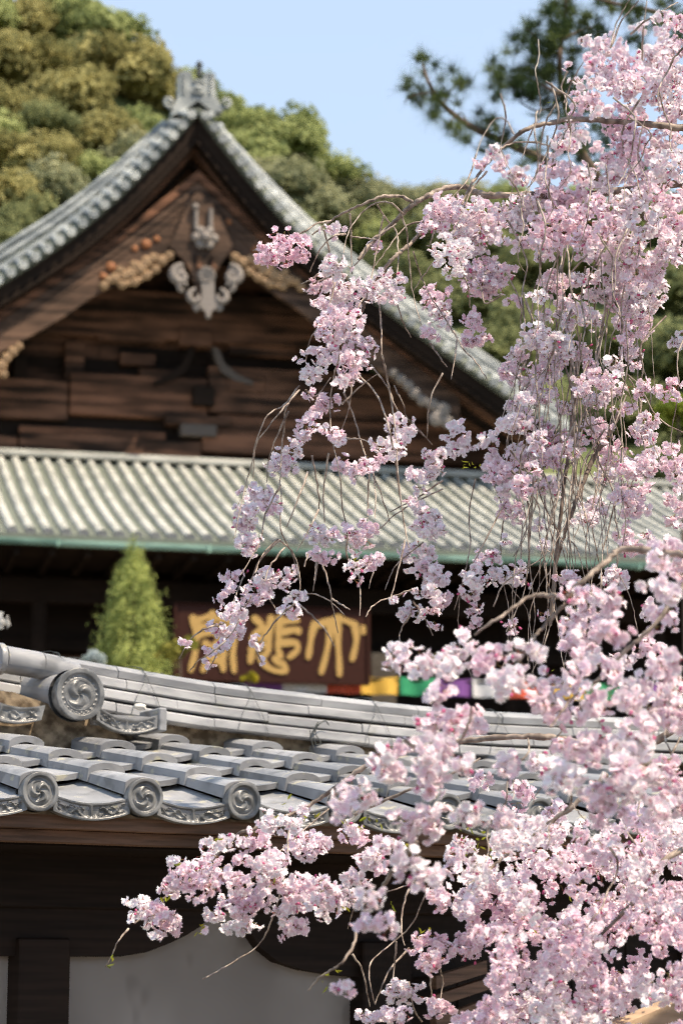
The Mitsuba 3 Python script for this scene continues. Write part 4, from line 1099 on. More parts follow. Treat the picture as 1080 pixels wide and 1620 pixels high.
nv, ncol = [], []
for x, y, rr_ in NEED:
    for _ in range(int(2 + (rr_ / 7) ** 2 * 0.75)):
        c = pp(x + r.normal(0, rr_ * 0.75), y + r.normal(0, rr_ * 0.75), r.normal(0, 0.14))
        k = 64
        d = r.normal(0, 1, (k, 3)) + np.array([r.normal(0, 0.5), 0, 0.45]); d /= np.linalg.norm(d, axis=1, keepdims=True)
        L = r.uniform(0.08, 0.14, k)[:, None]
        s = np.cross(d, r.normal(0, 1, (k, 3))); s /= np.linalg.norm(s, axis=1, keepdims=True)
        b = c + r.normal(0, 0.012, (k, 3))
        nv.append(np.stack([b - s * 0.0025, b + s * 0.0025, b + d * L], 1).reshape(-1, 3))
        tint = np.clip(0.4 + 0.35 * r.normal(0, 1) + 0.15 * r.normal(0, 1, (k, 1)), 0, 1)
        ncol.append(np.repeat(np.array([0.03, 0.055, 0.025]) * (1 - tint) + np.array([0.16, 0.20, 0.07]) * tint, 3, axis=0))
nv = np.vstack(nv)
k = put(pine, 'needles', tm(nv, np.arange(len(nv)).reshape(-1, 3)), 'mat_needle', False, color=np.vstack(ncol))
labels[k] = {'label': 'dark green needle tufts of the pine', 'kind': 'stuff'}
tb = pp(1250, 300)
put(pine, 'trunk', tube([[tb[0] + 0.1, PY, float(ground_z(tb[0], PY)) - 0.2], [tb[0] + 0.15, PY, 2.2], [tb[0] - 0.05, PY, 4.0], [tb[0] + 0.12, PY, 6.0], [tb[0] - 0.1, PY, 8.2]], [0.20, 0.17, 0.14, 0.11, 0.05], 12), 'mat_pine_bark', 40)

# ------------------------------------------------------------------ weeping cherry (foreground)
tree = thing('weeping_cherry_tree', 'weeping cherry tree with hanging twigs full of pale pink double blossoms', 'tree')
r = np.random.default_rng(11)
YS = 6.35
def P3(pts, Y=YS, amp=0.05, seed=0):
    q = []
    for i, p in enumerate(pts):
        y = p[2] if len(p) > 2 else Y + amp * math.sin(1.3 * i + seed)
        q.append(at(p[0], p[1], y))
    return np.array(q)
ALLTW = []
def twig(pts, r0, r1, Y=YS, name='twig', amp=0.05, n=5, kink=0.35):
    q = smooth_path(P3(pts, Y, amp, len(ALLTW)), n)
    if kink: q[1:-1] += r.normal(0, kink * 0.0022, (len(q) - 2, 3))
    rad = np.linspace(r0, r1, len(q)) * (1 + 0.10 * r.normal(0, 1, len(q)))
    put(tree, name, tube(q, np.abs(rad) * (1.18 if name == 'twig' else 1.0), 6 if r0 < 0.004 else 8), 'mat_twig' if name == 'twig' else 'mat_bark', True)
    ALLTW.append(q)

def C(off, sc, pts): return [(off[0] + a / sc, off[1] + b / sc) for a, b in pts]
# trunk and limbs to the right of the picture
TX, TY = 2.35, 6.5
tw = [[TX + 0.1, TY, -0.1], [TX, TY, 0.8], [TX + 0.06, TY - 0.03, 2.0], [TX - 0.04, TY, 3.2], [TX + 0.03, TY + 0.05, 4.6]]
q = smooth_path(tw, 8)
put(tree, 'trunk', tube(q, np.linspace(0.20, 0.09, len(q)) * (1 + 0.06 * r.normal(0, 1, len(q))), 14), 'mat_bark', True)
def limb(z0, x, y, Y, r0=0.06, r1=0.02, sag=0.25):
    e = at(x, y, Y)
    s0 = np.array([TX, TY, z0])
    m = (s0 + e) / 2 + [0, 0, sag]
    q = smooth_path([s0, m, e], 12)
    put(tree, 'limb', tube(q, np.linspace(r0, r1, len(q)), 10), 'mat_bark', True)
limb(3.9, 1085, 203, 6.4, 0.06, 0.014); limb(3.6, 1100, 285, 6.45, 0.06, 0.014); limb(4.3, 1100, 40, 6.3, 0.05, 0.010)
limb(2.4, 1100, 1128, 6.1, 0.05, 0.013); limb(2.9, 1100, 880, 4.5, 0.05, 0.012); limb(2.2, 1100, 1335, 5.3, 0.05, 0.012); limb(2.6, 1100, 700, 6.6, 0.04, 0.012)
limb(2.0, 1100, 1480, 5.6, 0.045, 0.010); limb(3.3, 1100, 470, 6.5, 0.045, 0.012)

A1, A2, A3, A4, A5, A6, A7 = (720, 0), (440, 240), (720, 330), (340, 560), (640, 640), (280, 780), (780, 640)
S6 = 2.571
BR = [  # (points, r0, r1, Y)
    ([(1100, 285), (1000, 300), (900, 309), (835, 308), (775, 309), (757, 305), (735, 296), (703, 297), (673, 312), (653, 323), (627, 347), (607, 365), (587, 382), (567, 410)], 0.012, 0.0045, 6.45),
    (C(A2, 3, [(640, 240), (580, 210), (500, 210), (420, 240), (320, 285), (250, 325), (160, 395)]), 0.0055, 0.0022, 6.4),
    (C(A2, 3, [(680, 380), (600, 460), (540, 510), (480, 590), (440, 650), (400, 740), (390, 860)]), 0.0055, 0.0045, 6.4),
    ([(1085, 203), (1037, 197), (960, 190), (907, 187), (880, 192), (853, 197), (827, 207), (807, 222), (787, 240), (763, 267), (740, 300), (730, 323)], 0.010, 0.003, 6.4),
    ([(1100, 1128), (1050, 1165), (1020, 1180), (960, 1186), (905, 1173), (860, 1166), (800, 1166), (735, 1173), (680, 1181), (640, 1190), (590, 1206), (545, 1235), (515, 1258), (480, 1280), (440, 1296), (400, 1311), (376, 1322), (345, 1352), (310, 1385), (260, 1420), (212, 1462)], 0.010, 0.0024, 6.05),
    ([(1100, 880), (1040, 873), (985, 868), (963, 884), (935, 909), (913, 926), (897, 945)], 0.007, 0.0045, 4.5),
    ([(895, 945), (863, 941), (835, 945), (808, 965), (780, 984), (750, 1005)], 0.0045, 0.002, 4.5),
    ([(895, 955), (863, 987), (841, 1015), (820, 1050)], 0.004, 0.002, 4.5),
    ([(1100, 905), (1081, 926), (1041, 982), (997, 1023), (947, 1073), (910, 1100), (870, 1150)], 0.0055, 0.002, 4.5),
    ([(1100, 1335), (1050, 1363), (1030, 1393), (1007, 1423), (973, 1457), (930, 1500)], 0.008, 0.003, 5.3),
    ([(960, 1225), (913, 1270), (867, 1303), (820, 1337), (777, 1373), (740, 1400)], 0.006, 0.003, 5.5),
    ([(660, 1330), (620, 1380), (600, 1413), (570, 1457), (557, 1500), (537, 1527), (510, 1543), (487, 1568)], 0.006, 0.0018, 5.3),
    (C(A7, 3.6, [(720, 40), (640, 190), (560, 320), (500, 480), (440, 630), (390, 780), (350, 960), (340, 1100)]), 0.0085, 0.003, 6.5),
    ([(640, 1170), (690, 1205), (735, 1160), (745, 1120)], 0.004, 0.002, 4.5),
    ([(560, 1290), (620, 1262), (690, 1235), (760, 1200)], 0.004, 0.003, 5.8),
    ([(870, 990), (880, 870), (893, 760), (905, 660), (915, 560)], 0.005, 0.006, 6.55),
]
for i, (pts, a, b, Y) in enumerate(BR): twig(pts, a, b, Y, 'branch', 0.03, 7, 0.5)
TW = [
    C(A2, 3, [(590, 290), (540, 245), (490, 238), (430, 260), (370, 320), (330, 390), (310, 480)]), C(A2, 3, [(580, 285), (610, 380), (620, 500), (640, 680), (680, 830)]), C(A2, 3, [(470, 250), (520, 330), (560, 380), (570, 500), (560, 680), (590, 800), (630, 880)]),
    C(A2, 3, [(500, 300), (480, 400), (450, 560), (430, 640)]), C(A2, 3, [(690, 330), (610, 350), (540, 430), (460, 540)]), C(A2, 3, [(250, 325), (180, 340), (120, 380), (0, 415), (-120, 470)]), C(A2, 3, [(320, 390), (260, 400), (200, 460), (150, 570)]), C(A2, 3, [(560, 340), (480, 400), (400, 500), (350, 550)]),
    C(A2, 3, [(215, 370), (235, 440), (250, 530), (260, 620)]), C(A2, 3, [(340, 290), (345, 420), (350, 580)]), C(A2, 3, [(340, 400), (420, 410), (470, 415)]), C(A2, 3, [(480, 715), (490, 850), (490, 960), (515, 1070), (540, 1200)]), C(A2, 3, [(430, 660), (380, 740), (330, 900), (260, 1070)]), C(A2, 3, [(270, 620), (230, 760), (150, 900), (130, 1000)]),
    C(A2, 3, [(190, 580), (150, 610), (108, 625)]), C(A2, 3, [(250, 590), (180, 620), (125, 665)]), C(A2, 3, [(990, 90), (930, 160), (890, 240), (830, 390)]), C(A2, 3, [(940, 10), (900, 130), (820, 220)]), C(A2, 3, [(760, 380), (800, 440), (740, 520), (680, 600), (640, 660)]), C(A2, 3, [(860, 500), (900, 640), (910, 740)]), C(A2, 3, [(740, 370), (720, 440), (705, 445)]), C(A2, 3, [(1060, 680), (980, 720), (960, 640), (930, 600)]),
    C(A2, 3, [(640, 470), (680, 600), (720, 680), (790, 790), (830, 860)]), C(A2, 3, [(830, 850), (880, 940), (940, 1000), (990, 1080)]), C(A2, 3, [(850, 880), (840, 960), (820, 1080)]), C(A2, 3, [(720, 910), (770, 980), (800, 1020)]),
    [(880, 162), (863, 193), (855, 227), (853, 267)], [(813, 212), (800, 190), (783, 188), (763, 217), (752, 250)], [(967, 72), (973, 40), (987, 13), (997, -5)], [(892, 162), (907, 123), (927, 90)], [(997, 53), (1020, 33), (1053, 13), (1072, 3)], [(1015, 97), (1017, 50), (1023, 0)], [(880, 160), (884, 175), (883, 190)], [(875, 232), (845, 225), (815, 225), (790, 235)], [(845, 195), (835, 222), (825, 250)], [(965, 75), (985, 30), (1010, 0)],
    C(A4, 3, [(400, 150), (330, 240), (250, 290), (200, 400), (170, 540), (140, 640), (90, 880)]), C(A4, 3, [(400, 170), (330, 250), (260, 340), (195, 430), (180, 590)]), C(A4, 3, [(390, 180), (340, 250), (330, 330), (315, 470), (310, 600), (315, 700), (310, 830), (370, 960), (400, 1075)]), C(A4, 3, [(350, 270), (290, 400), (255, 500), (245, 610)]), C(A4, 3, [(590, 0), (560, 130), (545, 260), (560, 420), (590, 560), (600, 700), (625, 850), (625, 960), (690, 1060)]), C(A4, 3, [(610, 180), (660, 300), (700, 440), (750, 570), (800, 700), (830, 800)]), C(A4, 3, [(680, 100), (760, 180), (810, 300), (840, 420), (860, 540), (880, 700), (920, 920)]), C(A4, 3, [(740, 50), (820, 160), (860, 260), (940, 330), (1030, 430)]), C(A4, 3, [(850, 150), (890, 230), (910, 300), (990, 390)]), C(A4, 3, [(460, 480), (490, 650), (495, 740)]), C(A4, 3, [(540, 470), (515, 650), (520, 800)]), C(A4, 3, [(312, 620), (240, 760), (210, 900), (120, 1050)]), C(A4, 3, [(300, 880), (230, 950), (190, 1040)]), C(A4, 3, [(330, 920), (260, 1010), (235, 1080)]), C(A4, 3, [(440, 560), (390, 700), (340, 820)]), C(A4, 3, [(650, 100), (640, 230), (600, 370), (580, 420)]), C(A4, 3, [(790, 0), (815, 100), (840, 240), (860, 420), (870, 600), (905, 860)]), C(A4, 3, [(430, 170), (480, 200), (550, 110)]), C(A4, 3, [(600, 240), (680, 160), (770, 95)]), C(A4, 3, [(620, 400), (690, 405), (750, 425)]), C(A4, 3, [(490, 740), (450, 830), (385, 940)]), C(A4, 3, [(1080, 90), (1020, 220), (1005, 400)]), C(A4, 3, [(1080, 640), (960, 700), (860, 760), (700, 900)]), C(A4, 3, [(1080, 600), (960, 680), (830, 750)]), C(A4, 3, [(730, 560), (725, 700), (720, 790)]), C(A4, 3, [(750, 570), (760, 660), (760, 780)]), C(A4, 3, [(480, 990), (470, 1075)]), C(A4, 3, [(440, 950), (425, 1010)]),
    C(A6, S6, [(410, 190), (440, 210), (480, 260), (500, 340), (500, 400)]), C(A6, S6, [(420, 190), (340, 270), (290, 380), (255, 470)]), C(A6, S6, [(510, 410), (560, 412), (620, 440), (680, 495)]), C(A6, S6, [(630, 430), (670, 455), (703, 475)]), C(A6, S6, [(490, 445), (560, 510), (610, 570), (640, 625)]), C(A6, S6, [(590, 290), (620, 380), (635, 480), (655, 570)]), C(A6, S6, [(480, 450), (420, 500), (370, 560), (335, 610)]), C(A6, S6, [(690, 170), (690, 260), (740, 345), (742, 500)]), C(A6, S6, [(1000, 200), (920, 265), (880, 310), (845, 395)]), C(A6, S6, [(955, 395), (880, 420), (800, 455), (767, 505)]), C(A6, S6, [(270, 340), (245, 400), (220, 470)]), C(A6, S6, [(190, 530), (120, 550), (60, 590), (8, 675)]), C(A6, S6, [(200, 600), (140, 650), (90, 680), (50, 725)]), C(A6, S6, [(180, 620), (150, 680), (120, 735)]), C(A6, S6, [(300, 420), (270, 480), (230, 560), (150, 650)]), C(A6, S6, [(570, 280), (553, 400)]), C(A6, S6, [(800, 310), (780, 390)]), C(A6, S6, [(535, 245), (515, 300)]), C(A6, S6, [(370, 420), (400, 470)]), C(A6, S6, [(320, 640), (335, 670), (345, 690)]), C(A6, S6, [(960, 440), (1000, 500), (1040, 580)]), C(A6, S6, [(950, 490), (910, 560), (900, 625)]), C(A6, S6, [(925, 190), (900, 310), (865, 445)]),
    [(457, 1307), (453, 1367), (443, 1413), (427, 1463), (407, 1497), (360, 1528), (320, 1550)], [(203, 1470), (187, 1490), (177, 1513), (167, 1530)], [(557, 1510), (573, 1537), (585, 1593)], C((400, 1180), 3, [(820, 700), (760, 840), (660, 940), (560, 1030), (560, 1150), (580, 1230)]), C((400, 1180), 3, [(680, 930), (670, 1060), (640, 1240)]), C((400, 1180), 3, [(740, 680), (710, 780), (705, 890), (720, 950)]), C((400, 1180), 3, [(740, 960), (640, 1080), (580, 1230)]), C((400, 1180), 3, [(610, 700), (680, 680), (760, 655)]), C((400, 1180), 3, [(490, 700), (470, 800), (450, 870)]), C((400, 1180), 3, [(840, 1090), (850, 1200)]), C((400, 1180), 3, [(885, 1060), (900, 1130), (885, 1220)]), C((400, 1180), 3, [(300, 660), (250, 740), (210, 800)]), C((400, 1180), 3, [(360, 300), (240, 400), (120, 510)]), C((400, 1180), 3, [(800, 1310), (760, 1240), (740, 1120)]), [(795, 800), (760, 870), (735, 915), (718, 965)], [(845, 740), (838, 840), (830, 930), (800, 1000)],
    [(1090, 690), (1040, 660), (1010, 610), (990, 590)], [(850, 720), (880, 690), (905, 680), (960, 668)], [(780, 960), (800, 920), (860, 880), (862, 850)],
]
for pts in TW: twig(pts, float(r.uniform(0.0019, 0.0027)), float(r.uniform(0.0010, 0.0014)), float(r.uniform(6.2, 6.5)))
# further hanging twigs on the right: long, thin, nearly upright, forking low down
def hang(x, y, L, Y, lean):
    n = 6
    pts = [(x + lean * (k / n) + 14 * math.sin(k * 1.1 + x) * (k / n) + float(r.normal(0, 3)), y + L * k / n) for k in range(n + 1)]
    pts[0] = (pts[1][0] + float(r.normal(0, 22)), y - 6)
    twig(pts, float(r.uniform(0.0018, 0.0026)), 0.0009, Y, amp=0.03)
    return pts
for i in range(62):
    x = float(r.choice([r.uniform(740, 1070), r.uniform(820, 1010), r.normal(880, 35)]))
    y = float(r.uniform(330, 760)) if x > 800 else float(r.uniform(560, 780))
    L = float(r.uniform(170, 400)); L = min(L, 1075 - y)
    Y = float(r.uniform(6.2, 6.7))
    p = hang(x, y, L, Y, float(r.normal(-8, 26)))
    if r.random() < 0.55:
        k = int(r.integers(2, 5)); b = p[k]
        s = float(r.choice([-1, 1]))
        twig([b, (b[0] + s * 14, b[1] + 18), (b[0] + s * float(r.uniform(22, 44)), b[1] + float(r.uniform(55, 120))), (b[0] + s * float(r.uniform(26, 55)), b[1] + float(r.uniform(130, 200)))], 0.0015, 0.0008, Y, amp=0.02)

for i in range(24):
    x = float(r.uniform(800, 1080)); y = float(r.uniform(60, 420))
    hang(x, y, float(r.uniform(90, 260)), float(r.uniform(6.0, 6.3)), float(r.normal(-10, 22)))
for i in range(14):
    x = float(r.uniform(760, 1070)); y = float(r.uniform(1130, 1380))
    hang(x, y, float(r.uniform(70, 170)), float(r.uniform(4.9, 5.6)), float(r.normal(-20, 30)))
# flowers -------------------------------------------------------------
def petal(L, w, cup, r_):
    """Notched petal along +x, seven points; z is out of the flower."""
    v = np.array([[0, 0, 0], [0.45 * L, -0.40 * w, 0.12 * cup * L], [0.48 * L, 0, 0.04 * cup * L], [0.45 * L, 0.40 * w, 0.12 * cup * L], [0.93 * L, -0.36 * w, 0.42 * cup * L], [0.84 * L, 0.0, 0.30 * cup * L], [0.97 * L, 0.34 * w, 0.42 * cup * L]])
    v[1:] += r_.normal(0, 0.035 * L, (6, 3))
    f = np.array([[0, 1, 2], [0, 2, 3], [1, 4, 2], [4, 5, 2], [2, 5, 6], [2, 6, 3]])
    return v, f
PALE, PINK, DEEP = np.array([0.96, 0.905, 0.93]), np.array([0.91, 0.68, 0.78]), np.array([0.72, 0.20, 0.38])
def flower(seed, openness=1.0, whorls=((7, 0.0165, 0.22), (6, 0.0145, 0.60), (4, 0.0105, 1.15))):
    r_ = np.random.default_rng(seed)
    V, F, Cc, o = [], [], [], 0
    for wi, (n, L, cup) in enumerate(whorls):
        a0 = r_.uniform(0, 6.28)
        for k in range(n):
            l, w, cu = L * r_.uniform(0.85, 1.12), L * r_.uniform(0.60, 0.82), cup * r_.uniform(0.7, 1.4) + (1 - openness)
            if wi == 0:
                v, f = petal(l, w, cu, r_)
                g = np.array([0.0, 0.75, 0.7, 0.75, 1, 1, 1])[:, None]
            else:
                v = np.array([[0, 0, 0], [0.55 * l, -0.42 * w, 0.16 * cu * l], [0.55 * l, 0.42 * w, 0.16 * cu * l], [l, -0.30 * w, 0.45 * cu * l], [l * 0.95, 0.34 * w, 0.42 * cu * l]])
                v[1:] += r_.normal(0, 0.03 * l, (4, 3))
                f = np.array([[0, 1, 2], [1, 3, 2], [2, 3, 4]])
                g = np.array([0.0, 0.8, 0.8, 1, 1])[:, None]
            t = r_.normal(0, 0.17)
            v[:, 1:] = v[:, 1:] @ np.array([[math.cos(t), math.sin(t)], [-math.sin(t), math.cos(t)]])
            a = a0 + 2 * np.pi * k / n + r_.normal(0, 0.12)
            v[:, :2] = v[:, :2] @ np.array([[math.cos(a), math.sin(a)], [-math.sin(a), math.cos(a)]])
            V.append(v); F.append(f + o); Cc.append((PALE * g + PINK * (1 - g)) * r_.uniform(0.94, 1.03)); o += len(v)
    return np.vstack(V), np.vstack(F), np.vstack(Cc)
FLOWERS = [flower(50 + i, float(np.random.default_rng(i).uniform(0.75, 1.0))) for i in range(8)]
def bud(seed):
    m = trimesh.creation.icosphere(1, 0.0055); v = m.vertices * [0.85, 0.85, 1.3] + [0, 0, 0.004]
    return v, m.faces, np.tile(DEEP, (len(v), 1)) * np.random.default_rng(seed).uniform(0.85, 1.15)
BUD = bud(3)

def frame_to(d, spin):
    d = d / np.linalg.norm(d)
    a = np.cross(d, [0.3, 0.9, 0.2]); a /= np.linalg.norm(a); b = np.cross(d, a)
    return np.stack([a * math.cos(spin) + b * math.sin(spin), -a * math.sin(spin) + b * math.cos(spin), d], 1)

def umbel(c, k, tint, acc, stalks, spread=0.030, size=1.0):
    """k flowers drooping on short stalks from the point c of a twig."""
    for _ in range(k):
        d = r.normal(0, 1, 3); d /= np.linalg.norm(d)
        d[2] = d[2] * 0.8 - 0.25
        p = c + d * spread * r.uniform(0.55, 1.15)
        face = d + r.normal(0, 0.5, 3) + [0, -0.15, -0.05]
        M = frame_to(face, r.uniform(0, 6.28))
        isb = r.random() < 0.045
        v, f, cc = BUD if isb else FLOWERS[int(r.integers(8))]
        s = size * (r.uniform(0.86, 1.14))
        t = np.clip(tint + 0.13 * r.normal(), -0.1, 1.0)
        col = cc if isb else cc * (1 - t) + (cc * PINK / PALE) * t
        n = acc['n']
        acc['v'].append((v * s) @ M.T + p); acc['f'].append(f + n); acc['c'].append(np.clip(col, 0.02, 0.9)); acc['n'] += len(v)
        if True:
            # calyx and stalk: a thin three-sided spindle
            e = p - face / np.linalg.norm(face) * 0.003
            ax = e - c; L = np.linalg.norm(ax)
            if L > 1e-4:
                s1 = np.cross(ax, r.normal(0, 1, 3)); s1 /= np.linalg.norm(s1); s2 = np.cross(ax / L, s1)
                ring = [s1, -0.5 * s1 + 0.87 * s2, -0.5 * s1 - 0.87 * s2]
                vv = np.array([c + q * 0.0006 for q in ring] + [c + ax * 0.75 + q * 0.0007 for q in ring] + [e + q * 0.0022 for q in ring])
                ff = []
                for b0 in (0, 3):
                    for j in range(3):
                        j2 = (j + 1) % 3
                        ff += [[b0 + j, b0 + j2, b0 + 3 + j2], [b0 + j, b0 + 3 + j2, b0 + 3 + j]]
                stalks['v'].append(vv); stalks['f'].append(np.array(ff) + stalks['n']); stalks['n'] += 9
                gcol = np.array([0.20, 0.20, 0.07]); rc = np.array([0.32, 0.07, 0.09])
                stalks['c'].append(np.vstack([np.tile(gcol, (3, 1)), np.tile(gcol * 0.5 + rc * 0.5, (3, 1)), np.tile(rc, (3, 1))]))
def acc_new(): return {'v': [], 'f': [], 'c': [], 'n': 0}
def acc_mesh(a): return tm(np.vstack(a['v']), np.vstack(a['f'])), np.vstack(a['c'])

# blossom clusters: photo x, y and half-extents, grouped by distance
S_ = [(455, 395, 38, 25), (430, 410, 25, 12), (523, 363, 17, 9), (592, 392, 9, 9), (528, 427, 24, 15), (505, 450, 17, 17), (550, 457, 33, 20), (607, 457, 30, 27), (533, 480, 30, 20), (537, 517, 40, 27), (550, 557, 40, 27), (493, 577, 22, 23), (670, 363, 13, 10), (717, 343, 43, 30), (773, 377, 33, 30), (713, 407, 27, 30), (767, 437, 37, 33), (690, 473, 23, 20), (697, 503, 17, 17), (680, 530, 15, 10), (747, 500, 13, 13), (753, 530, 20, 27),
      (553, 583, 20, 20), (540, 607, 13, 8), (510, 637, 23, 17), (497, 660, 10, 10), (483, 683, 17, 17), (527, 687, 17, 13), (537, 700, 7, 7), (633, 680, 20, 20), (613, 710, 23, 17), (447, 733, 20, 23), (467, 715, 15, 13), (547, 737, 17, 13), (570, 745, 14, 13), (590, 730, 17, 13), (683, 740, 22, 25), (657, 757, 10, 10), (663, 775, 9, 7), (403, 787, 27, 23), (390, 820, 20, 17), (430, 803, 12, 12), (390, 867, 20, 17), (383, 840, 13, 10), (370, 913, 17, 8), (430, 913, 18, 9), (460, 910, 10, 12), (507, 850, 20, 17), (510, 880, 17, 13), (547, 847, 20, 13), (587, 830, 12, 17), (573, 857, 17, 10), (560, 870, 8, 8), (587, 893, 15, 13), (560, 900, 12, 12), (663, 880, 27, 17), (670, 910, 23, 12), (660, 803, 17, 8), (680, 830, 20, 17), (650, 793, 7, 7),
      (358, 936, 12, 10), (352, 947, 8, 6), (412, 924, 20, 18), (397, 947, 18, 15), (447, 930, 8, 7), (457, 969, 14, 10), (470, 943, 12, 8), (366, 974, 27, 14), (338, 998, 16, 10), (366, 1002, 23, 14), (350, 1025, 10, 14), (334, 1037, 10, 12), (402, 1021, 12, 8), (414, 1048, 5, 4), (297, 1017, 7, 6), (560, 918, 9, 6), (677, 936, 20, 10), (692, 912, 15, 15), (692, 951, 10, 9), (653, 974, 20, 12), (680, 970, 14, 8), (634, 949, 8, 6), (684, 990, 8, 6),
      (723, 700, 23, 30), (783, 730, 20, 17), (773, 700, 20, 13), (833, 720, 37, 20), (880, 690, 27, 20), (827, 670, 23, 20), (797, 753, 33, 20), (827, 767, 20, 17), (800, 780, 17, 13), (813, 810, 23, 17), (850, 837, 9, 9), (870, 730, 17, 17), (950, 687, 20, 17), (970, 723, 23, 23), (957, 760, 17, 17), (937, 807, 20, 20), (920, 827, 15, 12), (987, 750, 20, 20), (993, 787, 12, 12), (677, 833, 20, 20), (677, 905, 20, 16), (700, 947, 15, 14), (865, 867, 10, 8), (773, 887, 23, 13), (753, 917, 23, 20), (783, 913, 20, 13), (820, 913, 20, 17), (743, 937, 17, 13), (747, 967, 13, 10), (750, 987, 13, 8), (803, 857, 10, 5), (897, 917, 17, 13), (857, 977, 8, 7), (967, 910, 17, 17), (807, 993, 17, 8), (990, 850, 13, 13),
      (1000, 785, 20, 15), (1016, 690, 20, 17), (1010, 745, 22, 22), (1030, 720, 12, 12), (1060, 730, 25, 25), (1075, 760, 15, 20), (930, 820, 14, 10), (1000, 810, 18, 12), (1070, 800, 15, 22), (1060, 830, 14, 12),
      (760, 345, 40, 25), (745, 375, 30, 30), (830, 340, 40, 25), (880, 360, 45, 35), (940, 350, 45, 40), (1000, 345, 45, 40), (1060, 345, 40, 45), (830, 388, 22, 12), (875, 395, 30, 20), (930, 400, 30, 20), (985, 400, 35, 25), (1010, 430, 35, 30), (1060, 400, 30, 30), (770, 435, 25, 25), (740, 425, 22, 18), (775, 465, 15, 12), (805, 435, 12, 9), (817, 482, 15, 7), (880, 453, 20, 12), (870, 440, 12, 10), (905, 445, 15, 12), (935, 455, 25, 25), (980, 440, 25, 30), (1020, 460, 35, 40), (1000, 490, 30, 30), (1010, 520, 25, 20), (990, 540, 15, 10), (895, 480, 20, 10), (905, 500, 30, 20), (935, 505, 20, 15), (860, 500, 12, 10), (855, 535, 35, 20), (880, 550, 35, 20), (915, 555, 20, 15), (815, 560, 12, 10), (870, 580, 30, 20), (840, 600, 25, 18), (800, 590, 9, 14), (860, 620, 30, 18), (820, 640, 25, 14), (895, 640, 12, 10), (915, 610, 15, 20), (945, 610, 25, 22), (975, 610, 20, 18), (1010, 615, 15, 16), (950, 640, 20, 11), (990, 650, 15, 8), (1005, 580, 10, 6), (1060, 620, 20, 16), (1020, 680, 18, 12), (940, 680, 18, 10), (810, 670, 26, 13), (740, 333, 22, 18),
      (930, 70, 12, 10), (960, 80, 30, 20), (985, 85, 15, 15), (945, 105, 25, 20), (930, 130, 25, 12), (960, 130, 25, 20), (1000, 110, 30, 25), (1040, 90, 35, 30), (1070, 60, 25, 36), (1045, 40, 10, 20), (1015, 45, 15, 8), (1060, 120, 35, 35), (1020, 150, 40, 30), (1070, 170, 30, 30), (990, 140, 25, 20), (930, 165, 25, 20), (912, 187, 14, 10), (950, 180, 16, 12), (990, 195, 40, 30), (1000, 225, 35, 25), (1050, 215, 35, 30), (905, 215, 25, 20), (895, 235, 25, 15), (945, 232, 12, 8), (975, 250, 20, 15), (1010, 260, 35, 25), (1060, 260, 35, 30), (873, 260, 12, 10), (855, 283, 18, 17), (880, 270, 25, 15), (910, 275, 30, 15), (950, 285, 40, 25), (1000, 300, 45, 30), (1055, 305, 40, 35), (870, 310, 35, 20), (915, 320, 40, 25), (800, 330, 18, 12), (830, 318, 22, 13), (780, 247, 12, 14), (762, 262, 14, 8), (797, 262, 14, 11), (815, 275, 20, 18), (898, 108, 8, 6)]
L_ = [(227, 1443, 27, 20), (270, 1467, 20, 16), (260, 1447, 25, 20), (247, 1480, 8, 8), (270, 1407, 17, 13), (303, 1400, 33, 27), (287, 1370, 13, 13), (333, 1377, 27, 23), (353, 1337, 17, 13), (327, 1350, 10, 10), (377, 1397, 23, 17), (377, 1433, 33, 20), (380, 1467, 30, 12), (340, 1450, 16, 9), (423, 1377, 30, 27), (400, 1333, 20, 20), (377, 1360, 12, 8), (447, 1303, 30, 12), (483, 1337, 30, 23), (490, 1417, 30, 26), (460, 1407, 18, 16), (460, 1467, 21, 15), (450, 1447, 16, 16), (510, 1437, 16, 14), (323, 1477, 6, 4), (420, 1373, 22, 20), (413, 1427, 18, 20), (473, 1413, 28, 22), (517, 1420, 27, 25), (553, 1420, 17, 15), (560, 1393, 18, 14), (587, 1367, 24, 18), (560, 1323, 20, 13), (617, 1340, 23, 13), (500, 1333, 20, 17), (557, 1317, 16, 11), (607, 1340, 18, 12), (580, 1367, 18, 16), (637, 1573, 30, 18), (593, 1607, 23, 12), (633, 1607, 20, 12), (690, 1597, 20, 16), (677, 1500, 33, 18), (680, 1527, 23, 16), (733, 1497, 28, 20), (700, 1423, 21, 18), (733, 1440, 24, 22), (720, 1367, 18, 22), (800, 1307, 24, 20), (763, 1240, 15, 14), (823, 1260, 18, 18), (730, 1337, 20, 13), (757, 1377, 18, 16), (1013, 1290, 22, 18), (880, 1285, 22, 14), (420, 1300, 12, 10), (480, 1290, 16, 10)]
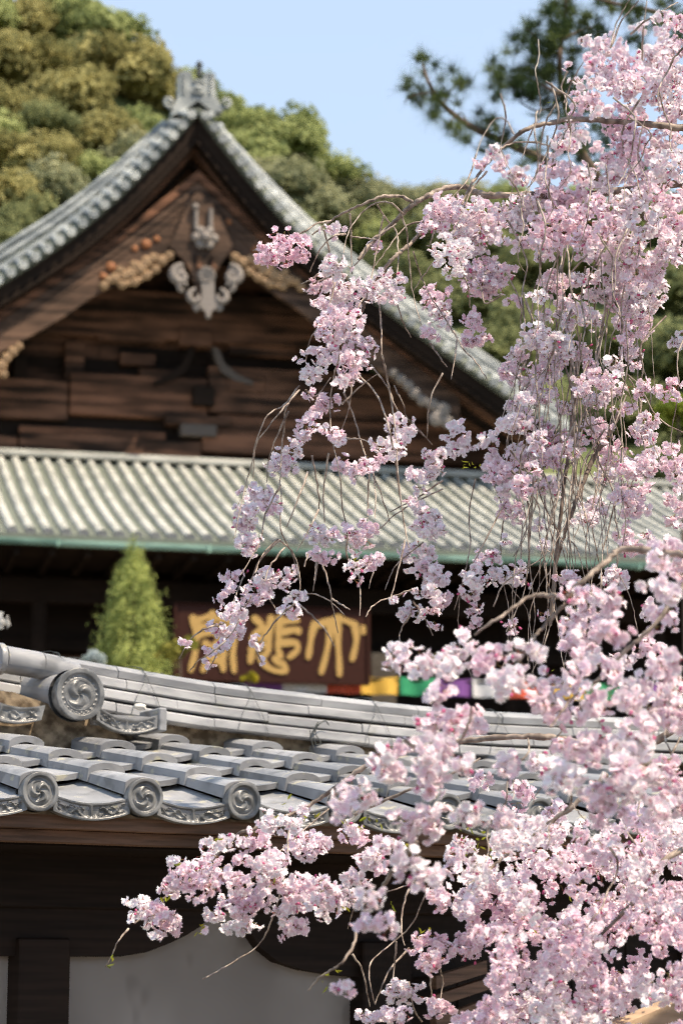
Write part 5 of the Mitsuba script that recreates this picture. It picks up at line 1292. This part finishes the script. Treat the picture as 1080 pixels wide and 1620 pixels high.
F_ = [(920, 945, 20, 15), (960, 960, 30, 25), (930, 985, 30, 28), (975, 1000, 22, 18), (920, 1020, 24, 28), (930, 1045, 18, 14), (1060, 880, 25, 20), (1040, 890, 18, 14), (1072, 920, 18, 28), (1050, 930, 22, 14), (1050, 980, 18, 18), (649, 1044, 31, 17), (689, 1053, 31, 19), (733, 1027, 26, 20), (778, 1049, 26, 20), (822, 1035, 25, 16), (689, 1098, 20, 14), (813, 1084, 30, 20), (875, 1089, 32, 20), (724, 1138, 38, 20), (680, 1147, 18, 16), (893, 1138, 20, 15), (1000, 1093, 30, 25), (1044, 1102, 28, 24), (1013, 1151, 26, 17), (995, 1182, 26, 25), (947, 1182, 30, 20), (1071, 1138, 15, 18), (1067, 1044, 15, 15), (689, 1200, 25, 24), (622, 1204, 16, 20), (853, 1209, 20, 14), (800, 1218, 20, 11), (613, 1210, 20, 24), (563, 1257, 26, 21), (540, 1280, 18, 15), (680, 1240, 25, 24), (657, 1310, 32, 21), (740, 1290, 25, 15), (803, 1210, 20, 9), (647, 1370, 26, 18), (597, 1463, 28, 15), (583, 1427, 16, 18), (673, 1393, 21, 15), (543, 1570, 17, 8), (900, 1240, 26, 16), (950, 1260, 24, 18), (990, 1235, 20, 14), (1050, 1220, 26, 22), (1060, 1280, 22, 20)]
S_ += [(float(r.uniform(770, 1080)), float(r.uniform(440, 860)), float(r.uniform(9, 20)), float(r.uniform(9, 22))) for _ in range(30)]
S_ += [(float(r.uniform(980, 1085)), float(r.uniform(860, 1060)), float(r.uniform(12, 20)), float(r.uniform(12, 24))) for _ in range(7)]
F_ += [(float(r.uniform(850, 1085)), float(r.uniform(1060, 1290)), float(r.uniform(16, 26)), float(r.uniform(12, 22))) for _ in range(22)]
F_ += [(float(r.uniform(560, 850)), float(r.uniform(1120, 1320)), float(r.uniform(14, 22)), float(r.uniform(10, 16))) for _ in range(9)]
clusters = []
for lst, Ym, Ys, den, sz in ((S_, 6.4, 0.13, 1.0, 0.69), (L_, 6.0, 0.12, 1.05, 0.69), (F_, 4.5, 0.15, 1.0, 0.70)):
    for (x, y, rx, ry) in lst:
        g = 1.24 if lst is F_ else (1.12 if lst is L_ else (1.04 if x > 720 else 1.16))
        rx, ry = rx * g, ry * g
        clusters.append((x, y, rx, ry, Ym + float(r.normal(0, Ys)), den, sz))
small = sorted(range(len(clusters)), key=lambda i: clusters[i][2] * clusters[i][3])[:max(0, len(clusters) - 298)]
loose = acc_new()
for ci, (x, y, rx, ry, Y, den, sz) in enumerate(clusters):
    acc = loose if ci in small else acc_new()
    fd = 0.0245 / Y * FPX                     # one flower across, in photo pixels
    n_fl = max(3 if rx > 7 else 1, int(den * (6.6 if x > 700 and y < 420 else 6.6) * math.pi * rx * ry / (fd * fd)))
    tint = 0.62 if ci < 2 else float(r.uniform(-0.08, 0.42))
    mean_r = 0.5 * (rx + ry) / FPX * Y
    left = n_fl
    # a spur along the cluster's long axis carries the umbels
    ax = np.array([rx * 0.8, ry * 0.3 * r.normal()]) if rx >= ry else np.array([rx * 0.3 * r.normal(), ry * 0.8])
    if rx + ry > 34 and r.random() < 0.5:
        pass
    while left > 0:
        k = min(left, int(r.integers(2, 5)))
        a, q = r.uniform(0, 2 * np.pi), math.sqrt(r.uniform(0, 1))
        c = at(x + (rx - 4) * q * math.cos(a), y + (ry - 3) * q * math.sin(a) - 4, Y + float(r.uniform(-0.8, 0.8)) * mean_r)
        umbel(c, k, tint, acc, acc, 0.019 if n_fl > 3 else 0.010, sz)
        left -= k
    if ci in small: continue
    m, c = acc_mesh(acc)
    put(tree, 'blossom_cluster', m, 'mat_petal', False, color=c)
# the dense mass low on the right, many layers deep: joined
HOLES = [(847, 1503, 17, 16), (773, 1493, 14, 8), (738, 1560, 30, 42), (1003, 1583, 13, 16), (905, 1565, 13, 15), (1053, 1383, 15, 20), (960, 1405, 12, 14), (1010, 1490, 25, 12), (1065, 1505, 15, 12), (1040, 1535, 14, 18), (793, 1373, 11, 11), (850, 1392, 15, 11), (1045, 1605, 45, 22), (975, 1612, 30, 11), (770, 1345, 12, 22), (820, 1350, 8, 14), (740, 1405, 7, 9), (878, 1450, 9, 8), (1000, 1330, 10, 10), (925, 1440, 9, 9), (900, 1330, 11, 10), (1030, 1450, 10, 9), (960, 1520, 10, 10), (710, 1450, 14, 12)]
acc = loose
poly = Polygon([(735, 1395), (770, 1330), (830, 1295), (900, 1300), (980, 1290), (1080, 1275), (1120, 1275), (1120, 1640), (700, 1640), (735, 1600), (790, 1520), (735, 1470)])
cnt = 0
while cnt < 1950:
    x, y = float(r.uniform(700, 1120)), float(r.uniform(1270, 1640))
    if not poly.contains(Point(x, y)): continue
    Y = float(r.choice([6.0, 5.6, 5.15], p=[0.4, 0.35, 0.25])) + float(r.normal(0, 0.08))
    if any(((x - a) / (b + 3)) ** 2 + ((y - e) / (d + 3)) ** 2 < 1 for a, e, b, d in HOLES): continue
    if meshkit.noise(np.array([x / 46.0, y / 40.0, Y * 1.3]), 4) < 0.43: continue
    tint = float(np.clip(1.3 * meshkit.noise(np.array([x / 60.0, y / 60.0, Y]), 9) - 0.35, -0.05, 0.5))
    umbel(at(x, y, Y), int(r.integers(2, 5)), tint, acc, acc, 0.018, 0.69)
    cnt += 1
m, c = acc_mesh(acc)
k = put(tree, 'blossom_mass', m, 'mat_petal', False, color=c)
labels[k] = {'label': 'dense mass of pink blossoms low on the right', 'kind': 'stuff'}
# young leaves
LV = [(738, 733), (750, 737), (745, 728), (318, 1468), (313, 1475), (322, 1465), (176, 1511), (168, 1528), (430, 1400), (283, 1366), (760, 1328), (770, 1345), (778, 1352), (765, 1318), (755, 1340), (792, 1385), (800, 1400), (780, 1400), (745, 1310), (640, 1335), (575, 1310), (600, 1470), (665, 1480), (520, 1540), (530, 1535), (515, 1555), (680, 1475), (545, 1440), (935, 1575), (545, 1297), (440, 1290), (497, 1295), (618, 1430), (850, 1330), (900, 1420), (1020, 1320), (1035, 1310), (870, 1065), (640, 1300), (690, 1250), (455, 1270), (480, 1293), (600, 1300), (585, 1295), (345, 1325), (265, 1420), (255, 1418), (740, 330), (735, 738), (865, 355), (870, 160), (560, 890), (850, 1480), (990, 1400), (730, 1320), (752, 1360), (740, 1350)]
for x, y in LV:
    for _ in range(2):
        L = float(r.uniform(0.010, 0.022)); w = L * 0.36
        v = np.array([[0, 0, 0], [0.35 * L, -w / 2, 0.04 * L], [0.35 * L, 0, -0.06 * L], [0.35 * L, w / 2, 0.04 * L], [0.75 * L, -w * 0.32, 0.0], [0.75 * L, 0, -0.08 * L], [0.75 * L, w * 0.32, 0.0], [L, 0, -0.18 * L]])
        f = [[0, 1, 2], [0, 2, 3], [1, 4, 5], [1, 5, 2], [2, 5, 6], [2, 6, 3], [4, 7, 5], [5, 7, 6]]
        d = r.normal(0, 1, 3); d[2] -= 0.3
        M = frame_to(d, r.uniform(0, 6.28))[:, [2, 0, 1]]
        c0 = np.array([0.26, 0.30, 0.035]) * (1 + 0.2 * r.normal()) + np.array([0.06, 0.0, 0]) * r.random()
        p = at(x + r.normal(0, 3), y + r.normal(0, 3), 5.75 if y > 1100 else 6.2)
        put(tree, 'young_leaf', tm(v @ M.T + p, f), 'mat_leaf', False, color=np.tile(np.clip(c0, 0.01, 1), (8, 1)))
